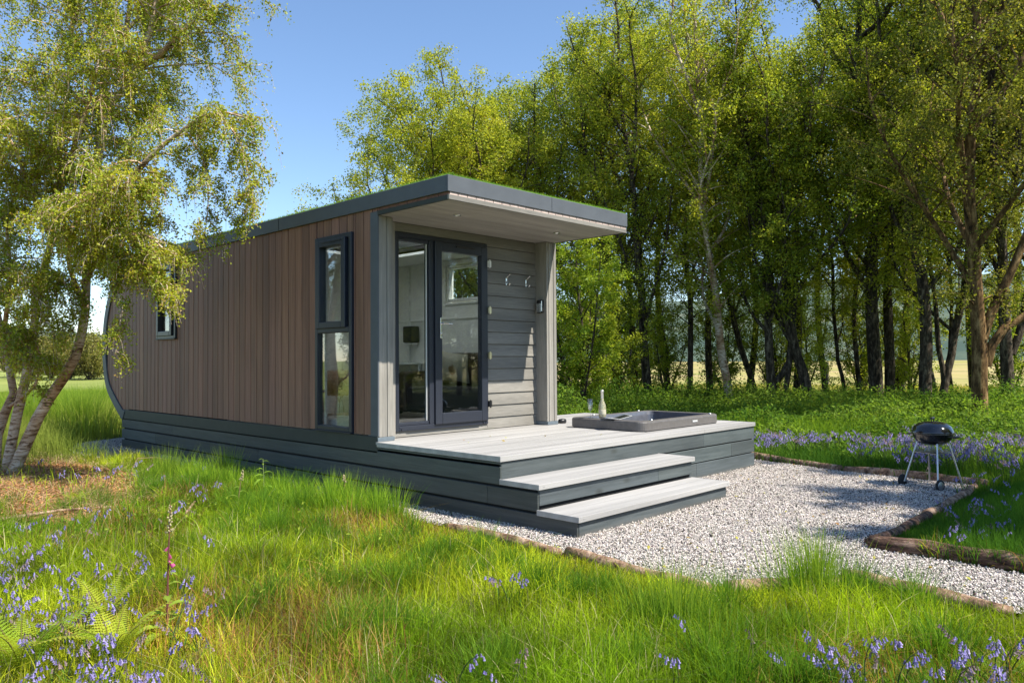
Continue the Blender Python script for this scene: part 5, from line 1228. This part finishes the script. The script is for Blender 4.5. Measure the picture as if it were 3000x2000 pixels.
def bells():
    pos = bell_positions(); pos = [p for p in pos if not (p[4-1].startswith('bluebell drift') and p[1] > -2.6 and not (p[0] > 5.0 and (p[0]-5.0)*.4 < 2.6+0*p[1] and vn(np.array([p[0]]), np.array([p[1]]), 61, 1.1)[0] > .44))]
    LM = [(-3.62, -2.35, 'the big corner fern'), (-3.3, -2.52, 'the fern at the bottom edge'), (-3.85, -1.85, 'the fern at the left edge'), (-3.15, -1.95, 'the yellow green fern'), (-2.7, -1.0, 'the yellow fern in the middle left'), (-3.3, -.6, 'the fern above the violet clump'),
          (-3.02, -2.42, 'the tall foxglove'), (-2.6, .35, 'the small pale fern on the bank'), (-1.9, .5, 'the small fern at the right of the bank'), (-1.4, .12, 'the budding stem near the leafy plant'), (-3.55, -1.55, 'the broad leaved plant at the left edge'), (-2.4, -1.6, 'the open grass right of the ferns'), (-2.25, 1.5, 'the small fern below the birch'), (-1.6, .6, 'the crooked stick')]
    LR = [(-.5, -4.75, 'left clump'), (-.35, -5.0, 'middle of the slope'), (-.5, -5.3, 'lowest clump near the corner'), (-.2, -5.4, 'upper clump near the corner'), (-1.9, -3.9, 'bottom edge below the steps'), (-1.1, -2.9, 'grass under the front log')]
    def relabel(p):
        x, y, l_, gp = p; L_ = LM if 'left foreground' in gp else LR if 'right foreground' in gp else None
        if L_ is None: return p
        q = min(L_, key=lambda q: math.hypot(q[0]-x, q[1]-y))
        return (x, y, ('violet bluebell close to '+q[2]) if L_ is LM else 'lilac bluebell of the right foreground, '+q[2], gp)
    pos = [relabel(p) for p in pos if not (p[3].startswith('bluebell drift') and vn(np.array([p[0]]), np.array([p[1]]), 62, 3.1)[0] < .33)]
    pos.sort(key=lambda p: math.hypot(p[0]-CAM[0], p[1]-CAM[1])); g = np.random.default_rng(10)
    for i, (x, y, l_, gp) in enumerate(pos[:298]):
        sM, bM = VM[i % 8]; r = bpy.data.objects.new('bluebell', None); sc.collection.objects.link(r); z = float(zg(np.array([x]), np.array([y]))[0])
        r.location = (x, y, z); r.rotation_euler = (g.normal(0, .12), g.normal(0, .12), g.uniform(0, 6.28)); k = g.uniform(.62, 1.02); r.scale = (k, k, k); r.empty_display_size = .05
        tag(r, l_, 'bluebell', gp)
        for nm, m_ in (('stem', sM), ('blossom', bM)):
            o = bpy.data.objects.new(nm, m_); sc.collection.objects.link(o); o.parent = r
    Vs = []; Fs = []; Cs = []; nv = 0
    for i, (x, y, l_, gp) in enumerate(pos[298:]):
        a = g.uniform(0, 6.28); ca, sa = math.cos(a), math.sin(a); k = g.uniform(.85, 1.3)
        for mb in VAR[i % 8]:
            v = np.array(mb.v)*k; Vs.append(np.stack([v[:, 0]*ca-v[:, 1]*sa+x, v[:, 0]*sa+v[:, 1]*ca+y, v[:, 2]], -1)); Fs.append(mb.f); Cs.append(np.array(mb.c))
    F4 = []; Fn = []; o_ = 0
    for v, f in zip(Vs, Fs):
        for q in f: (F4 if len(q) == 4 else Fn).append([o_+t for t in q])
        o_ += len(v)
    F5 = [q for q in Fn if len(q) == 5]
    ob = link('bluebells', np_mesh('bluebells', np.concatenate(Vs), [np.array(F4), np.array(F5)], np.concatenate(Cs)), M['petal']); tag(ob, 'drift of lilac bluebells between the back log and the wood', 'bluebells', kind='stuff')
bells()

# ------------------------------------------------------------------ ferns, foxglove, leafy plants
def fern(x, y, L, nf, lab, seed, spread=1., z=0):
    g = np.random.default_rng(seed); root = empty('fern', (x, y, z)); tag(root, lab, 'fern', 'ferns in the left foreground')
    for k in range(nf):
        a = k*6.283/nf+g.uniform(-.3, .3); ln = L*g.uniform(.75, 1.1); ca, sa = math.cos(a), math.sin(a); V = []; F = []; C = []
        col = np.array(mixc((.20, .33, .03), (.42, .46, .05), g.random()))
        arch = g.uniform(.35, .8)*spread
        def mid(t): return np.array([ca*ln*t*.85*(.4+.6*t)*spread, sa*ln*t*.85*(.4+.6*t)*spread, ln*(t*.95-arch*.75*t*t)+.02])
        npn = 26
        for i in range(1, npn):
            t = i/npn; p = mid(t); tan = norm(mid(min(1, t+.02))-mid(t-.02)); sd_ = norm(np.cross(tan, (0, 0, 1))); nl = norm(np.cross(sd_, tan))
            w_ = ln*.26*math.sin(math.pi*min(1, t*.85+.12))**.8*(1.05-t)
            for s in (1, -1):
                d = norm(sd_*s+tan*.35-nl*.12); m_ = 7
                for j in range(m_):
                    u = (j+.5)/m_; q = p+d*w_*u; lw = ln*.020*(1.1-u); 
                    for s2 in (1, -1):
                        e = norm(tan*s2+d*.5); b0 = len(V); V += [q-d*w_/m_*.45, q+e*lw*1.1+d*w_/m_*.3, q+e*lw*.2+d*w_/m_*.7, q+d*w_/m_*.4]
                        F.append((b0, b0+1, b0+2, b0+3)); C += [col*g.uniform(.85, 1.15)]*4
        me = np_mesh('frond', np.array(V), [np.array(F)], np.array(C)); fo = link('frond', me, M['grass'], root)
        b = MB(); b.tube([mid(t) for t in np.linspace(0, 1, 9)], [.0035-.0028*t for t in np.linspace(0, 1, 9)], 5, (.22, .2, .06)); b.build('midrib', M['grass'], fo)
fern(-3.62, -2.35, .50, 9, 'big fern filling the bottom left corner', 1)
fern(-3.30, -2.52, .44, 8, 'fern to the right of the corner fern, by the bottom edge', 2)
fern(-3.85, -1.85, .42, 7, 'fern at the left edge above the corner fern', 3)
fern(-3.15, -1.95, .34, 7, 'yellow green fern left of the foxglove', 4)
fern(-2.6, .35, .26, 6, 'small pale fern on the brown bank, left of its pair', 5, z=.02)
fern(-2.25, 1.5, .25, 6, 'small fern on the brown bank below the birch foot', 6, z=.05)
fern(-1.9, .5, .24, 6, 'small fern at the right side of the brown bank', 7)
fern(-2.7, -1.0, .3, 7, 'yellow fern amid bluebells in the middle left', 8)
fern(-3.3, -.6, .3, 7, 'fern close to the left edge above the violet clump', 9)

def big_leaf(L, w_, droop, fold=.15):
    V = []; F = []
    n = 8
    for i in range(n+1):
        t = i/n; ww = w_*math.sin(math.pi*min(1, t*.92+.04))**.8*(1-t*.35)*(0.05 if i == n else 1); zz = L*(.55*t-droop*t*t)
        V += [(L*t*.9, -ww*.5, zz+fold*ww), (L*t*.9, 0, zz), (L*t*.9, ww*.5, zz+fold*ww)]
    for i in range(n):
        for k in (0, 1): F.append((i*3+k, i*3+k+1, (i+1)*3+k+1, (i+1)*3+k))
    return V, F
def leafy_plant(name, lab, cat, x, y, H, pairs, L0, w0, colr, stemcol, seed, lean=(0, 0), tipbuds=True, bells_=0, stem_r=.006):
    g = np.random.default_rng(seed); root = empty(name, (x, y, 0)); tag(root, lab, cat)
    def P(t): return np.array([lean[0]*t*t, lean[1]*t*t, H*t])
    b = MB(); b.tube([P(t) for t in np.linspace(0, 1, 9)], [stem_r*(1-.7*t) for t in np.linspace(0, 1, 9)], 8, stemcol); b.build('stem', M['litter'], root, smooth=True)
    for (t, sc_) in pairs:
        a = g.uniform(0, 6.28); V, F = big_leaf(L0*sc_, w0*sc_, g.uniform(.5, .85)); ca, sa = math.cos(a), math.sin(a); p = P(t)
        b = MB(); b.add([(v[0]*ca-v[1]*sa+p[0], v[0]*sa+v[1]*ca+p[1], v[2]+p[2]) for v in V], F, tuple(np.array(colr)*g.uniform(.8, 1.2))); b.build('leaf', M['grass'], root, smooth=True)
    if tipbuds:
        b = MB()
        for k in range(26):
            t = .80+.2*k/26; p = P(t); a = g.uniform(0, 6.28); r = .016*(1.15-(t-.8)*4); q = p+np.array([math.cos(a)*r, math.sin(a)*r, 0]); b.tube([p, q, q+np.array([0, 0, .006])], [.002, .005, .002], 6, (.42, .36, .2))
        b.build('bud', M['litter'], root, smooth=True)
    for k in range(bells_):
        t = .60+.05*k; p = P(t); a = -.6+k*1.5; d = np.array([math.cos(a), math.sin(a), -1.3]); d /= np.linalg.norm(d); s_ = (.95, .8, .6, .6, .5)[k]
        b = MB(); b.tube([p, p+d*.012*s_, p+d*.03*s_, p+d*.042*s_], [.002, .007*s_, .0105*s_, .012*s_], 10, (.50, .10, .28), caps=False); b.build('flower', M['petal'], root, smooth=True)
leafy_plant('foxglove', 'tall foxglove with a dark stem and a few pink bells, left foreground', 'foxglove', -3.02, -2.42, .66, [(.03, 1.1), (.06, 1), (.1, 1), (.14, .95), (.2, .9), (.26, .8), (.34, .55), (.42, .45), (.5, .3), (.58, .25)], .17, .075, (.26, .36, .05), (.14, .05, .045), 3, (.03, .04), True, 3, .007)
leafy_plant('leafy_plant', 'upright leafy plant standing against the dark planks beside the deck', 'plant', -.95, .50, .44, [(.15, .9), (.25, 1), (.4, 1), (.55, 1), (.65, .9), (.78, .8), (.88, .6), (.95, .5), (1, .35), (.7, .8)], .13, .045, (.24, .38, .05), (.2, .25, .08), 4, (.0, .02), False)
leafy_plant('budding_plant', 'budding foxglove stem with drooping pale leaves left of the leafy plant', 'foxglove', -1.40, .12, .42, [(.2, .9), (.3, .8), (.45, .8), (.55, .6), (.65, .5)], .14, .045, (.26, .36, .07), (.2, .13, .07), 5, (.05, .0), True)
leafy_plant('budding_plant', 'short budding foxglove stem beside the gravel strip at mid deck', 'foxglove', -.62, -.35, .34, [(.2, .9), (.35, .8), (.5, .6), (.7, .5)], .12, .04, (.24, .34, .06), (.22, .1, .06), 6, (.0, .02), True)
leafy_plant('budding_plant', 'broad leaved budding plant at the left edge of the photo', 'foxglove', -3.55, -1.55, .30, [(.1, 1), (.2, 1), (.35, .8), (.5, .6)], .17, .07, (.22, .32, .05), (.2, .1, .06), 8, (.0, .02), True)
# dead branch pieces on the bank
for (p, lab) in (([(-3.0, .95, .12), (-2.5, 1.15, .10), (-2.05, 1.1, .08)], 'fallen grey stick at the left edge of the brown bank'), ([(-1.75, .35, .06), (-1.5, .75, .09), (-1.2, .95, .05)], 'crooked stick among bluebells right of the bank'), ([(-1.3, 3.0, .02), (-1.05, 3.35, .22), (-.8, 3.45, .20), (-.62, 3.2, .14), (-.35, 3.5, .16)], 'thin bent twig over the shaded gravel')):
    p = [np.array(q) for q in p]; b = MB(); b.tube([tuple(q-p[0]) for q in p], [.018, .012, .008][:len(p)] if len(p) == 3 else .004, 7); tag(b.build('fallen_stick', M['log'], smooth=True, loc=tuple(p[0])), lab, 'stick')
